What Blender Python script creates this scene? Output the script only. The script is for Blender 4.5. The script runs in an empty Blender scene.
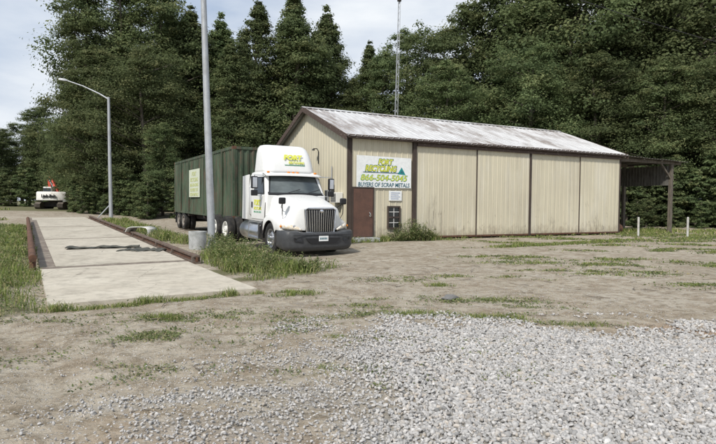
import bpy, bmesh, math, random
import numpy as np
from mathutils import Vector, Matrix
R = math.radians
PI = math.pi
SC = bpy.context.scene
COL = SC.collection
rng = np.random.default_rng(7)
random.seed(7)

# ------------------------------------------------------------------ camera, sky, sun, exposure
cd = bpy.data.cameras.new('camera'); cam = bpy.data.objects.new('camera', cd); COL.objects.link(cam)
cd.sensor_width = 36.0; cd.lens = 27.15; cd.clip_start = 0.05; cd.clip_end = 2500
cam.matrix_world = Matrix.Translation((0, 0, 1.6)) @ Matrix.Rotation(R(90 - 2.0), 4, 'X') @ Matrix.Rotation(R(0.5), 4, 'Z')
SC.camera = cam

SUN_EL, SUN_AZ = 46.0, 206.0          # azimuth clockwise from +Y (view direction): behind the camera, a little left
world = bpy.data.worlds.new('World'); SC.world = world; world.use_nodes = True
wn = world.node_tree.nodes; wl = world.node_tree.links; wn.clear()
def W(t, **k):
    n = wn.new(t)
    for a, b in k.items(): setattr(n, a, b)
    return n
wo = W('ShaderNodeOutputWorld'); bg = W('ShaderNodeBackground'); bg.inputs['Strength'].default_value = 0.115
sky = W('ShaderNodeTexSky', sky_type='NISHITA'); sky.sun_disc = False
sky.sun_elevation = R(SUN_EL); sky.sun_rotation = R(SUN_AZ); sky.dust_density = 2.0; sky.air_density = 1.0
tc = W('ShaderNodeTexCoord'); mp = W('ShaderNodeMapping'); mp.inputs['Scale'].default_value = (1.0, 1.0, 3.2)
mp.inputs['Location'].default_value = (0.35, 0.1, 0.25)
nz = W('ShaderNodeTexNoise'); nz.inputs['Scale'].default_value = 2.3; nz.inputs['Detail'].default_value = 7; nz.inputs['Roughness'].default_value = 0.52
nz2 = W('ShaderNodeTexNoise'); nz2.inputs['Scale'].default_value = 1.1; nz2.inputs['Detail'].default_value = 4
wl.new(tc.outputs['Generated'], mp.inputs['Vector']); wl.new(mp.outputs[0], nz.inputs['Vector']); wl.new(mp.outputs[0], nz2.inputs['Vector'])
cr = W('ShaderNodeValToRGB'); cr.color_ramp.elements[0].position = 0.33; cr.color_ramp.elements[1].position = 0.66
cr.color_ramp.elements[0].color = (2.2, 2.8, 3.8, 1); cr.color_ramp.elements[1].color = (5.3, 5.5, 5.7, 1)
wl.new(nz.outputs['Fac'], cr.inputs['Fac'])
cm = W('ShaderNodeMapRange'); cm.inputs['From Min'].default_value = 0.2; cm.inputs['From Max'].default_value = 0.55
cm.inputs['To Min'].default_value = 0.72; cm.inputs['To Max'].default_value = 0.96
wl.new(nz2.outputs['Fac'], cm.inputs['Value'])
mx = W('ShaderNodeMix', data_type='RGBA')
wl.new(cm.outputs[0], mx.inputs[0]); wl.new(sky.outputs[0], mx.inputs[6]); wl.new(cr.outputs[0], mx.inputs[7])
wl.new(mx.outputs[2], bg.inputs['Color']); wl.new(bg.outputs[0], wo.inputs['Surface'])

sd = bpy.data.lights.new('sun', 'SUN'); sd.energy = 2.6; sd.angle = R(4); sd.color = (1.0, 0.95, 0.87)
sun = bpy.data.objects.new('sun', sd); COL.objects.link(sun)
sdir = Vector((math.sin(R(SUN_AZ)) * math.cos(R(SUN_EL)), math.cos(R(SUN_AZ)) * math.cos(R(SUN_EL)), math.sin(R(SUN_EL))))
sun.rotation_euler = (-sdir).to_track_quat('-Z', 'Y').to_euler()
vs = SC.view_settings; vs.view_transform = 'Standard'; vs.look = 'None'; vs.exposure = 0.62; vs.gamma = 1.0; vs.use_curve_mapping = False
SC.cycles.max_bounces = 6; SC.cycles.diffuse_bounces = 3; SC.cycles.glossy_bounces = 3; SC.cycles.transmission_bounces = 4

# ------------------------------------------------------------------ materials
class NT:
    def __init__(s, name, rough=0.8, metal=0.0, spec=0.3):
        s.m = bpy.data.materials.new(name); s.m.use_nodes = True
        s.n = s.m.node_tree.nodes; s.l = s.m.node_tree.links
        s.b = s.n['Principled BSDF']
        s.b.inputs['Roughness'].default_value = rough; s.b.inputs['Metallic'].default_value = metal
        s.b.inputs['Specular IOR Level'].default_value = spec
        s.tc = s.n.new('ShaderNodeTexCoord')
    def coord(s, scale=(1, 1, 1), loc=(0, 0, 0), world=False):
        m = s.n.new('ShaderNodeMapping'); m.inputs['Scale'].default_value = scale; m.inputs['Location'].default_value = loc
        if world:
            g = s.n.new('ShaderNodeNewGeometry'); s.l.new(g.outputs['Position'], m.inputs['Vector'])
        else: s.l.new(s.tc.outputs['Object'], m.inputs['Vector'])
        return m.outputs[0]
    def noise(s, scale, vec=None, detail=5, rough=0.55, dist=0.0):
        n = s.n.new('ShaderNodeTexNoise'); n.inputs['Scale'].default_value = scale; n.inputs['Detail'].default_value = detail
        n.inputs['Roughness'].default_value = rough; n.inputs['Distortion'].default_value = dist
        if vec is not None: s.l.new(vec, n.inputs['Vector'])
        return n.outputs['Fac']
    def vor(s, scale, vec=None, feature='F1', out='Distance'):
        n = s.n.new('ShaderNodeTexVoronoi'); n.feature = feature; n.inputs['Scale'].default_value = scale
        if vec is not None: s.l.new(vec, n.inputs['Vector'])
        return n.outputs[out]
    def rng(s, v, a, b, c=0.0, d=1.0):
        n = s.n.new('ShaderNodeMapRange'); s.l.new(v, n.inputs['Value'])
        for k, x in zip(('From Min', 'From Max', 'To Min', 'To Max'), (a, b, c, d)): n.inputs[k].default_value = x
        return n.outputs[0]
    def math(s, op, a, b=None):
        n = s.n.new('ShaderNodeMath'); n.operation = op
        for i, x in enumerate((a, b)):
            if x is None: continue
            if isinstance(x, (int, float)): n.inputs[i].default_value = x
            else: s.l.new(x, n.inputs[i])
        return n.outputs[0]
    def mix(s, f, a, b):
        n = s.n.new('ShaderNodeMix'); n.data_type = 'RGBA'
        for i, x in ((0, f), (6, a), (7, b)):
            if isinstance(x, (int, float)): n.inputs[i].default_value = x
            elif isinstance(x, tuple): n.inputs[i].default_value = (*x, 1)
            else: s.l.new(x, n.inputs[i])
        return n.outputs[2]
    def attr(s, name, out='Color'):
        n = s.n.new('ShaderNodeAttribute'); n.attribute_name = name; return n.outputs[out]
    def sep(s, c):
        n = s.n.new('ShaderNodeSeparateColor'); s.l.new(c, n.inputs[0]); return n.outputs
    def sepxyz(s, c):
        n = s.n.new('ShaderNodeSeparateXYZ'); s.l.new(c, n.inputs[0]); return n.outputs
    def col(s, c):
        if isinstance(c, tuple): s.b.inputs['Base Color'].default_value = (*c, 1)
        else: s.l.new(c, s.b.inputs['Base Color'])
        return s
    def bump(s, h, strength=0.5, dist=0.02):
        n = s.n.new('ShaderNodeBump'); n.inputs['Strength'].default_value = strength; n.inputs['Distance'].default_value = dist
        s.l.new(h, n.inputs['Height']); s.l.new(n.outputs[0], s.b.inputs['Normal']); return s
    def rough(s, v): s.l.new(v, s.b.inputs['Roughness']); return s

MAT = {}
def weathered(name, c, c2, rough=0.7, metal=0.0, scale=3.0, amt=(0.42, 0.68), stretch=(1, 1, 1), bump=0.15, spec=0.3, fine=40):
    t = NT(name, rough, metal, spec)
    v = t.coord(stretch)
    n = t.noise(scale, v, 8, 0.62); f = t.rng(n, amt[0], amt[1])
    fn = t.rng(t.noise(fine, t.coord(), 3), 0.3, 0.7, 0.88, 1.1)
    base = t.mix(f, c, c2)
    mm = t.n.new('ShaderNodeMix'); mm.data_type = 'RGBA'; mm.blend_type = 'MULTIPLY'; mm.inputs[0].default_value = 1
    t.l.new(base, mm.inputs[6]); t.l.new(fn, mm.inputs[7])
    t.col(mm.outputs[2]); t.bump(n, bump, 0.01)
    t.rough(t.rng(n, 0.3, 0.7, max(0.05, rough - 0.12), min(1, rough + 0.12)))
    MAT[name] = t.m; return t.m
def plain(name, c, rough=0.5, metal=0.0, spec=0.4, var=0.06):
    t = NT(name, rough, metal, spec)
    n = t.noise(9, t.coord(), 4)
    d = tuple(max(0, x * (1 - var * 2)) for x in c)
    t.col(t.mix(t.rng(n, 0.35, 0.65), d, c)); MAT[name] = t.m; return t.m

t = NT('truck_white', 0.28, 0, 0.5)
n_ = t.noise(4, t.coord(), 7, 0.7); zt_ = t.sepxyz(t.coord())[2]
t.col(t.mix(t.math('MULTIPLY', t.rng(t.math('ADD', zt_, t.math('MULTIPLY', n_, 0.9)), 1.15, 1.75, 0.75, 0.10), t.rng(n_, 0.40, 0.62)), (0.72, 0.725, 0.715), (0.40, 0.365, 0.31))); t.rough(t.rng(n_, 0.3, 0.7, 0.22, 0.42)); MAT['truck_white'] = t.m
weathered('dusty_white', (0.74, 0.74, 0.71), (0.55, 0.52, 0.45), 0.5, scale=2.5, amt=(0.5, 0.85))
weathered('bollard_paint', (0.52, 0.52, 0.50), (0.33, 0.31, 0.28), 0.7, scale=5)
plain('bumper_grey', (0.062, 0.065, 0.070), 0.5, 0, 0.4, 0.15)
plain('black_plastic', (0.018, 0.018, 0.02), 0.4)
plain('chrome', (0.75, 0.76, 0.78), 0.13, 1.0)
plain('aluminium', (0.62, 0.63, 0.65), 0.32, 1.0)
weathered('galvanised', (0.40, 0.42, 0.44), (0.30, 0.31, 0.32), 0.55, 0.35, 5, stretch=(1, 1, 0.5))
weathered('bin_concrete', (0.40, 0.41, 0.41), (0.26, 0.27, 0.26), 0.85, 0, 4)
weathered('tyre_rubber', (0.022, 0.022, 0.022), (0.09, 0.082, 0.07), 0.9, 0, 4, amt=(0.45, 0.85))
weathered('frame_black', (0.02, 0.02, 0.022), (0.07, 0.055, 0.045), 0.8, 0, 4)
weathered('rust', (0.14, 0.072, 0.045), (0.055, 0.035, 0.028), 0.9, 0.1, 7)
weathered('rusty_rail', (0.115, 0.075, 0.055), (0.16, 0.14, 0.12), 0.9, 0.1, 5)
weathered('dark_plate', (0.15, 0.12, 0.10), (0.30, 0.265, 0.22), 0.85, 0.1, 5)
weathered('rubber_mat', (0.045, 0.048, 0.042), (0.12, 0.115, 0.095), 0.8, 0, 4)
weathered('brown_trim', (0.070, 0.052, 0.043), (0.04, 0.032, 0.028), 0.75, 0, 3, stretch=(1, 1, 0.4))
weathered('brown_door', (0.125, 0.068, 0.05), (0.085, 0.05, 0.04), 0.6, 0, 3)
weathered('old_wood', (0.15, 0.13, 0.105), (0.07, 0.06, 0.05), 0.9, 0, 5, stretch=(3, 3, 0.5))
weathered('old_tin', (0.16, 0.155, 0.14), (0.08, 0.075, 0.068), 0.8, 0.2, 4, stretch=(2, 2, 0.4))
plain('amber', (0.75, 0.25, 0.03), 0.3); plain('lamp_red', (0.45, 0.02, 0.02), 0.3)
plain('letter_yellow', (0.66, 0.68, 0.08), 0.5); plain('faded_yellow', (0.46, 0.50, 0.20), 0.6); plain('letter_green', (0.06, 0.32, 0.16), 0.5); plain('letter_navy', (0.035, 0.13, 0.17), 0.5)
plain('letter_outline', (0.03, 0.13, 0.09), 0.5)
plain('letter_black', (0.02, 0.02, 0.02), 0.5); plain('sign_white', (0.78, 0.80, 0.80), 0.5); plain('sign_pale', (0.58, 0.62, 0.50), 0.6)
plain('teal', (0.02, 0.25, 0.25), 0.5); plain('blue_ink', (0.28, 0.33, 0.45), 0.6)
weathered('digger_white', (0.68, 0.67, 0.64), (0.42, 0.38, 0.33), 0.6, 0, 2.5, amt=(0.5, 0.8)); weathered('digger_red', (0.58, 0.07, 0.04), (0.42, 0.12, 0.08), 0.55, 0, 3)
weathered('dirty_rim', (0.30, 0.28, 0.25), (0.14, 0.11, 0.09), 0.7, 0, 5)
weathered('rust_red', (0.28, 0.07, 0.045), (0.15, 0.06, 0.04), 0.8, 0, 5)
weathered('digger_track', (0.07, 0.06, 0.05), (0.14, 0.12, 0.10), 0.9, 0, 3)
plain('window_white', (0.7, 0.7, 0.68), 0.5)

t = NT('glass_dark', 0.06, 0.0, 0.8); t.col((0.012, 0.016, 0.018)); MAT['glass_dark'] = t.m
t = NT('windshield', 0.04, 0.0, 1.0); t.b.inputs['Transmission Weight'].default_value = 0.0
nn = t.noise(1.3, t.coord((1, 1, 2)), 3); t.col(t.mix(t.rng(nn, 0.35, 0.65), (0.03, 0.04, 0.042), (0.10, 0.12, 0.12))); MAT['windshield'] = t.m
t = NT('headlamp', 0.12, 0.0, 0.8); nn = t.noise(14, t.coord(), 2); t.col(t.mix(t.rng(nn, 0.4, 0.6), (0.62, 0.52, 0.38), (0.75, 0.74, 0.70))); MAT['headlamp'] = t.m

# container paint: faded green with rust
t = NT('container_green', 0.7, 0, 0.25)
a = t.noise(0.9, t.coord((1, 1, 0.5)), 8, 0.65); b = t.noise(3.2, t.coord((2.2, 2.2, 0.35)), 8, 0.7); c = t.noise(14, t.coord((1, 1, 0.35)), 5)
g1 = t.mix(t.rng(a, 0.42, 0.58), (0.032, 0.052, 0.032), (0.066, 0.096, 0.060)); g1 = t.mix(t.rng(t.noise(1.6, t.coord((1.8, 1.8, 0.15), (7, 2, 1)), 5, 0.6), 0.5, 0.62, 0, 0.6), g1, (0.095, 0.125, 0.085))
g2 = t.mix(t.rng(b, 0.49, 0.64), g1, (0.095, 0.070, 0.050)); g3 = t.mix(t.rng(c, 0.6, 0.8, 0, 0.55), g2, (0.15, 0.16, 0.12))
t.col(g3); t.bump(b, 0.2, 0.01); MAT['container_green'] = t.m

# building siding: cream metal with streaks, dirt and rust at the foot
t = NT('siding', 0.62, 0, 0.3)
v = t.coord(); z = t.sepxyz(v)[2]
st = t.noise(2.2, t.coord((2.6, 2.6, 0.10)), 7, 0.65); sp = t.noise(5.5, t.coord((1, 1, 0.7)), 7, 0.7); bg_ = t.noise(0.35, v, 4)
base = t.mix(t.rng(bg_, 0.35, 0.65), (0.57, 0.53, 0.405), (0.51, 0.47, 0.36))
base = t.mix(t.rng(st, 0.50, 0.70, 0, 0.55), base, (0.36, 0.33, 0.26)); base = t.mix(t.rng(t.noise(1.1, t.coord((1.3,1.3,0.25),(5,5,5)), 6, 0.7), 0.50, 0.70, 0, 0.28), base, (0.66, 0.65, 0.60))
xl_ = t.sepxyz(v)[0]
for (cx_, wd_, zt_, am_) in ((4.3, 0.55, 2.1, 0.8), (11.6, 0.25, 1.2, 0.7), (14.7, 0.45, 1.3, 0.75)):
    g_ = t.rng(t.math('ABSOLUTE', t.math('SUBTRACT', xl_, cx_)), wd_*0.3, wd_, 1, 0); zz_ = t.rng(z, zt_*0.55, zt_, 1, 0)
    stn = t.rng(t.noise(3.5, t.coord((3.2, 3.2, 0.35), (cx_, 0, 0)), 7, 0.7), 0.50, 0.60)
    base = t.mix(t.math('MULTIPLY', t.math('MULTIPLY', g_, zz_), t.math('MULTIPLY', stn, am_)), base, (0.17, 0.15, 0.12))
foot = t.rng(t.math('ADD', z, t.math('MULTIPLY', sp, -1.6)), -0.95, -0.25, 1, 0)
base = t.mix(t.math('MULTIPLY', foot, 0.75), base, (0.20, 0.155, 0.105))
low = t.rng(z, 0.1, 2.2, 1, 0)
spots = t.math('MULTIPLY', t.rng(t.noise(4.2, t.coord((1.6, 1.6, 0.5), (3, 1, 0)), 8, 0.72), 0.60, 0.66), low)
base = t.mix(t.math('MULTIPLY', spots, 0.8), base, (0.13, 0.105, 0.085))
t.col(base); t.bump(sp, 0.06, 0.01); MAT['siding'] = t.m
# roof: galvanised sheet, rust in bands
t = NT('roof_tin', 0.45, 0.25, 0.4)
a = t.noise(0.5, t.coord((1.0, 0.35, 1), (1.7, 0, 0)), 7, 0.65); b = t.noise(2.4, t.coord((2.6, 0.22, 1)), 7, 0.7)
f = t.math('MULTIPLY', t.rng(a, 0.47, 0.60), t.rng(b, 0.34, 0.56))
base = t.mix(t.rng(b, 0.35, 0.7), (0.66, 0.66, 0.66), (0.47, 0.46, 0.455)); base = t.mix(t.math('MULTIPLY', f, 0.85), base, (0.24, 0.20, 0.175))
base = t.mix(t.rng(t.noise(30, t.coord(), 3), 0.6, 0.75, 0, 0.3), base, (0.35, 0.3, 0.27))
t.col(base); MAT['roof_tin'] = t.m
# fascia: brown with flaking white
t = NT('fascia', 0.7); a = t.noise(6, t.coord((1, 1, 3)), 7, 0.7)
t.col(t.mix(t.rng(a, 0.58, 0.66, 0, 0.8), (0.075, 0.052, 0.042), (0.42, 0.38, 0.33))); MAT['fascia'] = t.m
# scale deck concrete
def deck_concrete(name, k):
    t = NT(name, 0.85)
    v = t.coord(world=True)
    a = t.noise(0.8, v, 7, 0.6); b = t.noise(5, v, 7, 0.65); c = t.noise(90, v, 2)
    base = t.mix(t.rng(a, 0.35, 0.65), tuple(x * k for x in (0.52, 0.47, 0.385)), tuple(x * k for x in (0.62, 0.57, 0.475)))
    base = t.mix(t.rng(b, 0.46, 0.68, 0, 0.7), base, tuple(x * k for x in (0.38, 0.345, 0.285)))
    base = t.mix(t.rng(t.noise(1.7, t.coord(loc=(4, 7, 0), world=True), 6, 0.7), 0.52, 0.66, 0, 0.5), base, tuple(x * k for x in (0.25, 0.225, 0.18)))
    base = t.mix(t.rng(c, 0.55, 0.7, 0, 0.35), base, (0.25, 0.235, 0.21))
    cv = t.vor(0.55, t.coord(world=True), 'DISTANCE_TO_EDGE')
    crack = t.rng(t.math('ADD', cv, t.math('MULTIPLY', b, 0.05)), 0.020, 0.030, 0.8, 0)
    base = t.mix(crack, base, (0.14, 0.125, 0.1))
    t.col(base); t.bump(t.math('ADD', b, t.math('MULTIPLY', c, 0.3)), 0.35, 0.012); MAT[name] = t.m
deck_concrete('deck_concrete', 0.80); deck_concrete('approach_concrete', 0.86)

# ground
t = NT('ground', 0.95, 0, 0.15)
v = t.coord(world=True)
s_ = t.sep(t.attr('cover'))
gr, gs, rd = s_[0], s_[1], s_[2]
big = t.noise(0.25, v, 5, 0.55); mid = t.noise(1.6, v, 8, 0.66, 0.4); fine = t.noise(22, v, 5, 0.7); vf = t.noise(120, v, 3, 0.6)
dirt = t.mix(t.rng(big, 0.35, 0.65), (0.34, 0.30, 0.235), (0.43, 0.385, 0.315))
dirt = t.mix(t.rng(mid, 0.44, 0.62, 0, 0.85), dirt, (0.235, 0.185, 0.130))
m2 = t.noise(5.5, t.coord(loc=(3, 9, 0), world=True), 7, 0.7, 0.6)
dirt = t.mix(t.rng(m2, 0.50, 0.60, 0, 0.85), dirt, (0.19, 0.155, 0.108))
dirt = t.mix(t.rng(m2, 0.33, 0.45, 0.6, 0), dirt, (0.47, 0.42, 0.335))
dirt = t.mix(t.rng(fine, 0.5, 0.75, 0, 0.7), dirt, (0.46, 0.42, 0.35))
dirt = t.mix(t.rng(vf, 0.55, 0.72, 0, 0.5), dirt, (0.20, 0.165, 0.12))
dirt = t.mix(rd, dirt, (0.30, 0.175, 0.095))
vd = t.n.new('ShaderNodeTexVoronoi'); vd.inputs['Scale'].default_value = 26; vd.inputs['Randomness'].default_value = 1; t.l.new(v, vd.inputs['Vector'])
stone = t.rng(vd.outputs['Distance'], 0.20, 0.30, 1, 0)
sc_ = t.sep(vd.outputs['Color'])
pick = t.rng(t.math('ADD', sc_[0], t.math('MULTIPLY', t.math('SUBTRACT', t.rng(t.noise(0.9, v, 5, 0.65), 0.35, 0.65), 0.5), 0.55)), 0.56, 0.60)
sf = t.math('MULTIPLY', stone, pick)
dirt = t.mix(sf, dirt, t.mix(sc_[1], (0.36, 0.345, 0.32), (0.56, 0.55, 0.53)))
grav = t.mix(t.rng(fine, 0.4, 0.65), (0.27, 0.25, 0.215), (0.42, 0.405, 0.375))
base = t.mix(t.rng(t.math('ADD', gr, t.math('MULTIPLY', t.math('SUBTRACT', mid, 0.5), 0.8)), 0.3, 0.7), dirt, grav)
grs = t.mix(t.rng(fine, 0.35, 0.65), (0.085, 0.095, 0.04), (0.15, 0.14, 0.07))
base = t.mix(t.rng(t.math('ADD', gs, t.math('MULTIPLY', t.math('SUBTRACT', fine, 0.5), 0.9)), 0.35, 0.75, 0, 0.9), base, grs)
t.col(base)
h = t.math('ADD', t.math('ADD', t.math('MULTIPLY', mid, 1.2), t.math('MULTIPLY', m2, 1.5)), t.math('ADD', t.math('MULTIPLY', fine, 0.35), t.math('ADD', t.math('MULTIPLY', vf, 0.12), t.math('MULTIPLY', sf, 0.25))))
t.bump(h, 0.8, 0.05); MAT['ground'] = t.m

# stones / grass / leaves carry a per-element tint
t = NT('stone', 0.85, 0, 0.25)
tn = t.attr('tint', 'Fac'); t2 = t.attr('warm', 'Fac')
base = t.mix(tn, (0.16, 0.16, 0.16), (0.58, 0.565, 0.55)); base = t.mix(t.rng(t2, 0.75, 1.0, 0, 0.6), base, (0.45, 0.38, 0.30))
nn = t.noise(60, t.coord(world=True), 4); base = t.mix(t.rng(nn, 0.4, 0.75, 0, 0.4), base, (0.25, 0.24, 0.22))
t.col(base); t.bump(nn, 0.3, 0.005); MAT['stone'] = t.m
t = NT('clod', 0.95, 0, 0.1); tn = t.attr('tint', 'Fac'); t.col(t.mix(tn, (0.17, 0.135, 0.095), (0.47, 0.41, 0.32))); MAT['clod'] = t.m
def leafmat(name, dark, light, warm=None, trans=0.25, objvar=0.0):
    t = NT(name, 0.6, 0, 0.2)
    tn = t.attr('tint', 'Fac'); base = t.mix(tn, dark, light)
    if warm: base = t.mix(t.rng(t.attr('warm', 'Fac'), 0.70, 0.95), base, warm)
    if objvar:
        oi = t.n.new('ShaderNodeObjectInfo'); hs = t.n.new('ShaderNodeHueSaturation')
        t.l.new(t.rng(oi.outputs['Random'], 0, 1, 1 - objvar, 1 + objvar), hs.inputs['Value'])
        t.l.new(t.rng(oi.outputs['Random'], 0, 1, 0.488, 0.508), hs.inputs['Hue'])
        t.l.new(base, hs.inputs['Color']); base = hs.outputs[0]
    t.col(base)
    tr = t.n.new('ShaderNodeBsdfTranslucent'); t.l.new(base, tr.inputs['Color'])
    ms = t.n.new('ShaderNodeMixShader'); ms.inputs[0].default_value = trans; t.b.inputs['Roughness'].default_value = 0.7
    out = t.n['Material Output']; t.l.new(t.b.outputs[0], ms.inputs[1]); t.l.new(tr.outputs[0], ms.inputs[2]); t.l.new(ms.outputs[0], out.inputs['Surface'])
    MAT[name] = t.m
leafmat('leaf', (0.070, 0.100, 0.045), (0.180, 0.225, 0.098), (0.23, 0.25, 0.115), 0.5, 0.20)
leafmat('grass_blade', (0.10, 0.145, 0.035), (0.27, 0.325, 0.095), (0.45, 0.39, 0.22), 0.35)
leafmat('weed_leaf', (0.085, 0.115, 0.045), (0.205, 0.245, 0.10), (0.34, 0.30, 0.17), 0.35)
weathered('bark', (0.17, 0.145, 0.12), (0.09, 0.078, 0.065), 0.95, 0, 6, stretch=(1, 1, 0.3))

# ------------------------------------------------------------------ mesh helpers
def tag(o, label=None, cat=None, group=None, kind=None):
    if label: o['label'] = label
    if cat: o['category'] = cat
    if group: o['group'] = group
    if kind: o['kind'] = kind
    return o
def empty(name, loc=(0, 0, 0), rot=(0, 0, 0), label=None, cat=None, group=None, parent=None):
    o = bpy.data.objects.new(name, None); COL.objects.link(o); o.location = loc; o.rotation_euler = rot
    o.empty_display_size = 0.2; o.parent = parent
    return tag(o, label, cat, group)
def link(name, me, mat, parent=None, loc=None, rot=None):
    o = bpy.data.objects.new(name, me); COL.objects.link(o)
    if mat is not None: me.materials.append(MAT[mat] if isinstance(mat, str) else mat)
    o.parent = parent
    if loc is not None: o.location = loc
    if rot is not None: o.rotation_euler = rot
    return o
class MB:
    def __init__(s): s.v = []; s.f = []
    def add(s, vs, fs):
        n = len(s.v); s.v += [tuple(v) for v in vs]; s.f += [tuple(n + i for i in f) for f in fs]; return s
    def box(s, x0, x1, y0, y1, z0, z1):
        return s.add([(x0,y0,z0),(x1,y0,z0),(x1,y1,z0),(x0,y1,z0),(x0,y0,z1),(x1,y0,z1),(x1,y1,z1),(x0,y1,z1)],
                     [(0,3,2,1),(4,5,6,7),(0,1,5,4),(1,2,6,5),(2,3,7,6),(3,0,4,7)])
    def prism(s, pts, d):            # planar polygon extruded by vector d
        n = len(pts); a = [Vector(p) for p in pts]; b = [p + Vector(d) for p in a]
        return s.add(a + b, [tuple(range(n))[::-1], tuple(range(n, 2*n))] + [(i, (i+1) % n, n + (i+1) % n, n + i) for i in range(n)])
    def tube(s, pts, rad, n=10, cap=True):
        pts = [Vector(p) for p in pts]; rads = rad if isinstance(rad, (list, tuple)) else [rad] * len(pts)
        rings = []; base = len(s.v)
        up = Vector((0, 0, 1))
        for i, p in enumerate(pts):
            d = (pts[min(i+1, len(pts)-1)] - pts[max(i-1, 0)]).normalized()
            u = Vector((1, 0, 0)) if abs(d.z) > 0.95 else up
            a = d.cross(u).normalized(); b = d.cross(a).normalized()
            for k in range(n):
                an = 2*PI*k/n; s.v.append(tuple(p + (a*math.cos(an) + b*math.sin(an)) * rads[i]))
        for i in range(len(pts)-1):
            for k in range(n):
                k2 = (k+1) % n; s.f.append((base+i*n+k, base+i*n+k2, base+(i+1)*n+k2, base+(i+1)*n+k))
        if cap:
            s.f.append(tuple(base+k for k in range(n))[::-1]); e = base+(len(pts)-1)*n; s.f.append(tuple(e+k for k in range(n)))
        return s
    def lathe(s, prof, c=(0, 0, 0), axis='y', n=32, closed=False):   # prof: (r, h)
        base = len(s.v); m = len(prof)
        for k in range(n):
            a = 2*PI*k/n; ca, sa = math.cos(a), math.sin(a)
            for r, h in prof:
                p = (r*ca, h, r*sa) if axis == 'y' else ((r*ca, r*sa, h) if axis == 'z' else (h, r*ca, r*sa))
                s.v.append((p[0]+c[0], p[1]+c[1], p[2]+c[2]))
        for k in range(n):
            k2 = (k+1) % n
            for i in range(m if closed else m-1):
                j = (i+1) % m; s.f.append((base+k*m+i, base+k*m+j, base+k2*m+j, base+k2*m+i))
        return s
    def grid(s, P):                  # P[i][j] points
        base = len(s.v); n = len(P); m = len(P[0])
        for r in P: s.v += [tuple(p) for p in r]
        for i in range(n-1):
            for j in range(m-1): s.f.append((base+i*m+j, base+(i+1)*m+j, base+(i+1)*m+j+1, base+i*m+j+1))
        return s
    def loft(s, rings, cap=True):
        base = len(s.v); n = len(rings[0])
        for r in rings: s.v += [tuple(p) for p in r]
        for i in range(len(rings)-1):
            for k in range(n):
                k2 = (k+1) % n; s.f.append((base+i*n+k, base+i*n+k2, base+(i+1)*n+k2, base+(i+1)*n+k))
        if cap:
            s.f.append(tuple(base+k for k in range(n))[::-1]); e = base+(len(rings)-1)*n; s.f.append(tuple(e+k for k in range(n)))
        return s
    def build(s, name, mat, parent=None, smooth=None, bevel=0, sub=0, solid=0, loc=None, rot=None):
        me = bpy.data.meshes.new(name); me.from_pydata(s.v, [], s.f)
        bm = bmesh.new(); bm.from_mesh(me); bmesh.ops.recalc_face_normals(bm, faces=bm.faces); bm.to_mesh(me); bm.free()
        o = link(name, me, mat, parent, loc, rot)
        if solid:
            m = o.modifiers.new('solid', 'SOLIDIFY'); m.thickness = solid; m.offset = -1
        if bevel:
            m = o.modifiers.new('bevel', 'BEVEL'); m.width = bevel; m.segments = 2; m.limit_method = 'ANGLE'; m.angle_limit = R(35); m.harden_normals = False
        if sub:
            m = o.modifiers.new('sub', 'SUBSURF'); m.levels = sub; m.render_levels = sub
        if smooth is None: smooth = bool(sub)
        if smooth:
            me.shade_smooth()
            if smooth != 'all' and not sub: me.set_sharp_from_angle(angle=R(40))
        return o
def npmesh(name, verts, faces, mat, attrs=None, smooth=False, parent=None):
    me = bpy.data.meshes.new(name)
    me.vertices.add(len(verts)); me.vertices.foreach_set('co', np.asarray(verts, np.float32).ravel())
    loops = np.concatenate([f.ravel() for f in faces]).astype(np.int32)
    tot = np.concatenate([np.full(len(f), f.shape[1], np.int32) for f in faces])
    st = np.concatenate([[0], np.cumsum(tot)[:-1]]).astype(np.int32)
    me.loops.add(len(loops)); me.loops.foreach_set('vertex_index', loops)
    me.polygons.add(len(tot)); me.polygons.foreach_set('loop_start', st); me.polygons.foreach_set('loop_total', tot)
    for k, (dom, arr) in (attrs or {}).items():
        a = me.attributes.new(k, 'FLOAT', dom); a.data.foreach_set('value', np.asarray(arr, np.float32))
    me.update(calc_edges=True)
    if smooth: me.shade_smooth()
    return link(name, me, mat, parent)
def copy_tree(o, parent=None):
    c = o.copy(); COL.objects.link(c); c.parent = parent
    for ch in list(o.children): copy_tree(ch, c)
    return c
def text(name, body, mat, org, xd, yd, width, height, parent=None, shear=0.0, depth=0.006, bold=0.0, name_as=None, align=0.0):
    cu = bpy.data.curves.new('t', 'FONT'); cu.body = body; cu.size = 1; cu.shear = shear; cu.offset = bold; cu.resolution_u = 3
    cu.extrude = 0.5
    ob = bpy.data.objects.new('t', cu); COL.objects.link(ob); bpy.context.view_layer.update()
    me = bpy.data.meshes.new_from_object(ob.evaluated_get(bpy.context.evaluated_depsgraph_get()))
    bpy.data.objects.remove(ob); bpy.data.curves.remove(cu); me.name = name
    co = np.empty(len(me.vertices) * 3, np.float32); me.vertices.foreach_get('co', co); co = co.reshape(-1, 3)
    mn, mxx = co.min(0), co.max(0); q = (co - mn) / np.maximum(mxx - mn, 1e-6)
    xd, yd = Vector(xd).normalized(), Vector(yd).normalized(); nd = xd.cross(yd)
    P = np.array(org)[None] + q[:, :1] * np.array(xd) * width + q[:, 1:2] * np.array(yd) * height + (q[:, 2:3]) * np.array(nd) * depth
    me.vertices.foreach_set('co', P.astype(np.float32).ravel()); me.update()
    me.materials.clear()
    return link(name, me, mat, parent)

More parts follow.
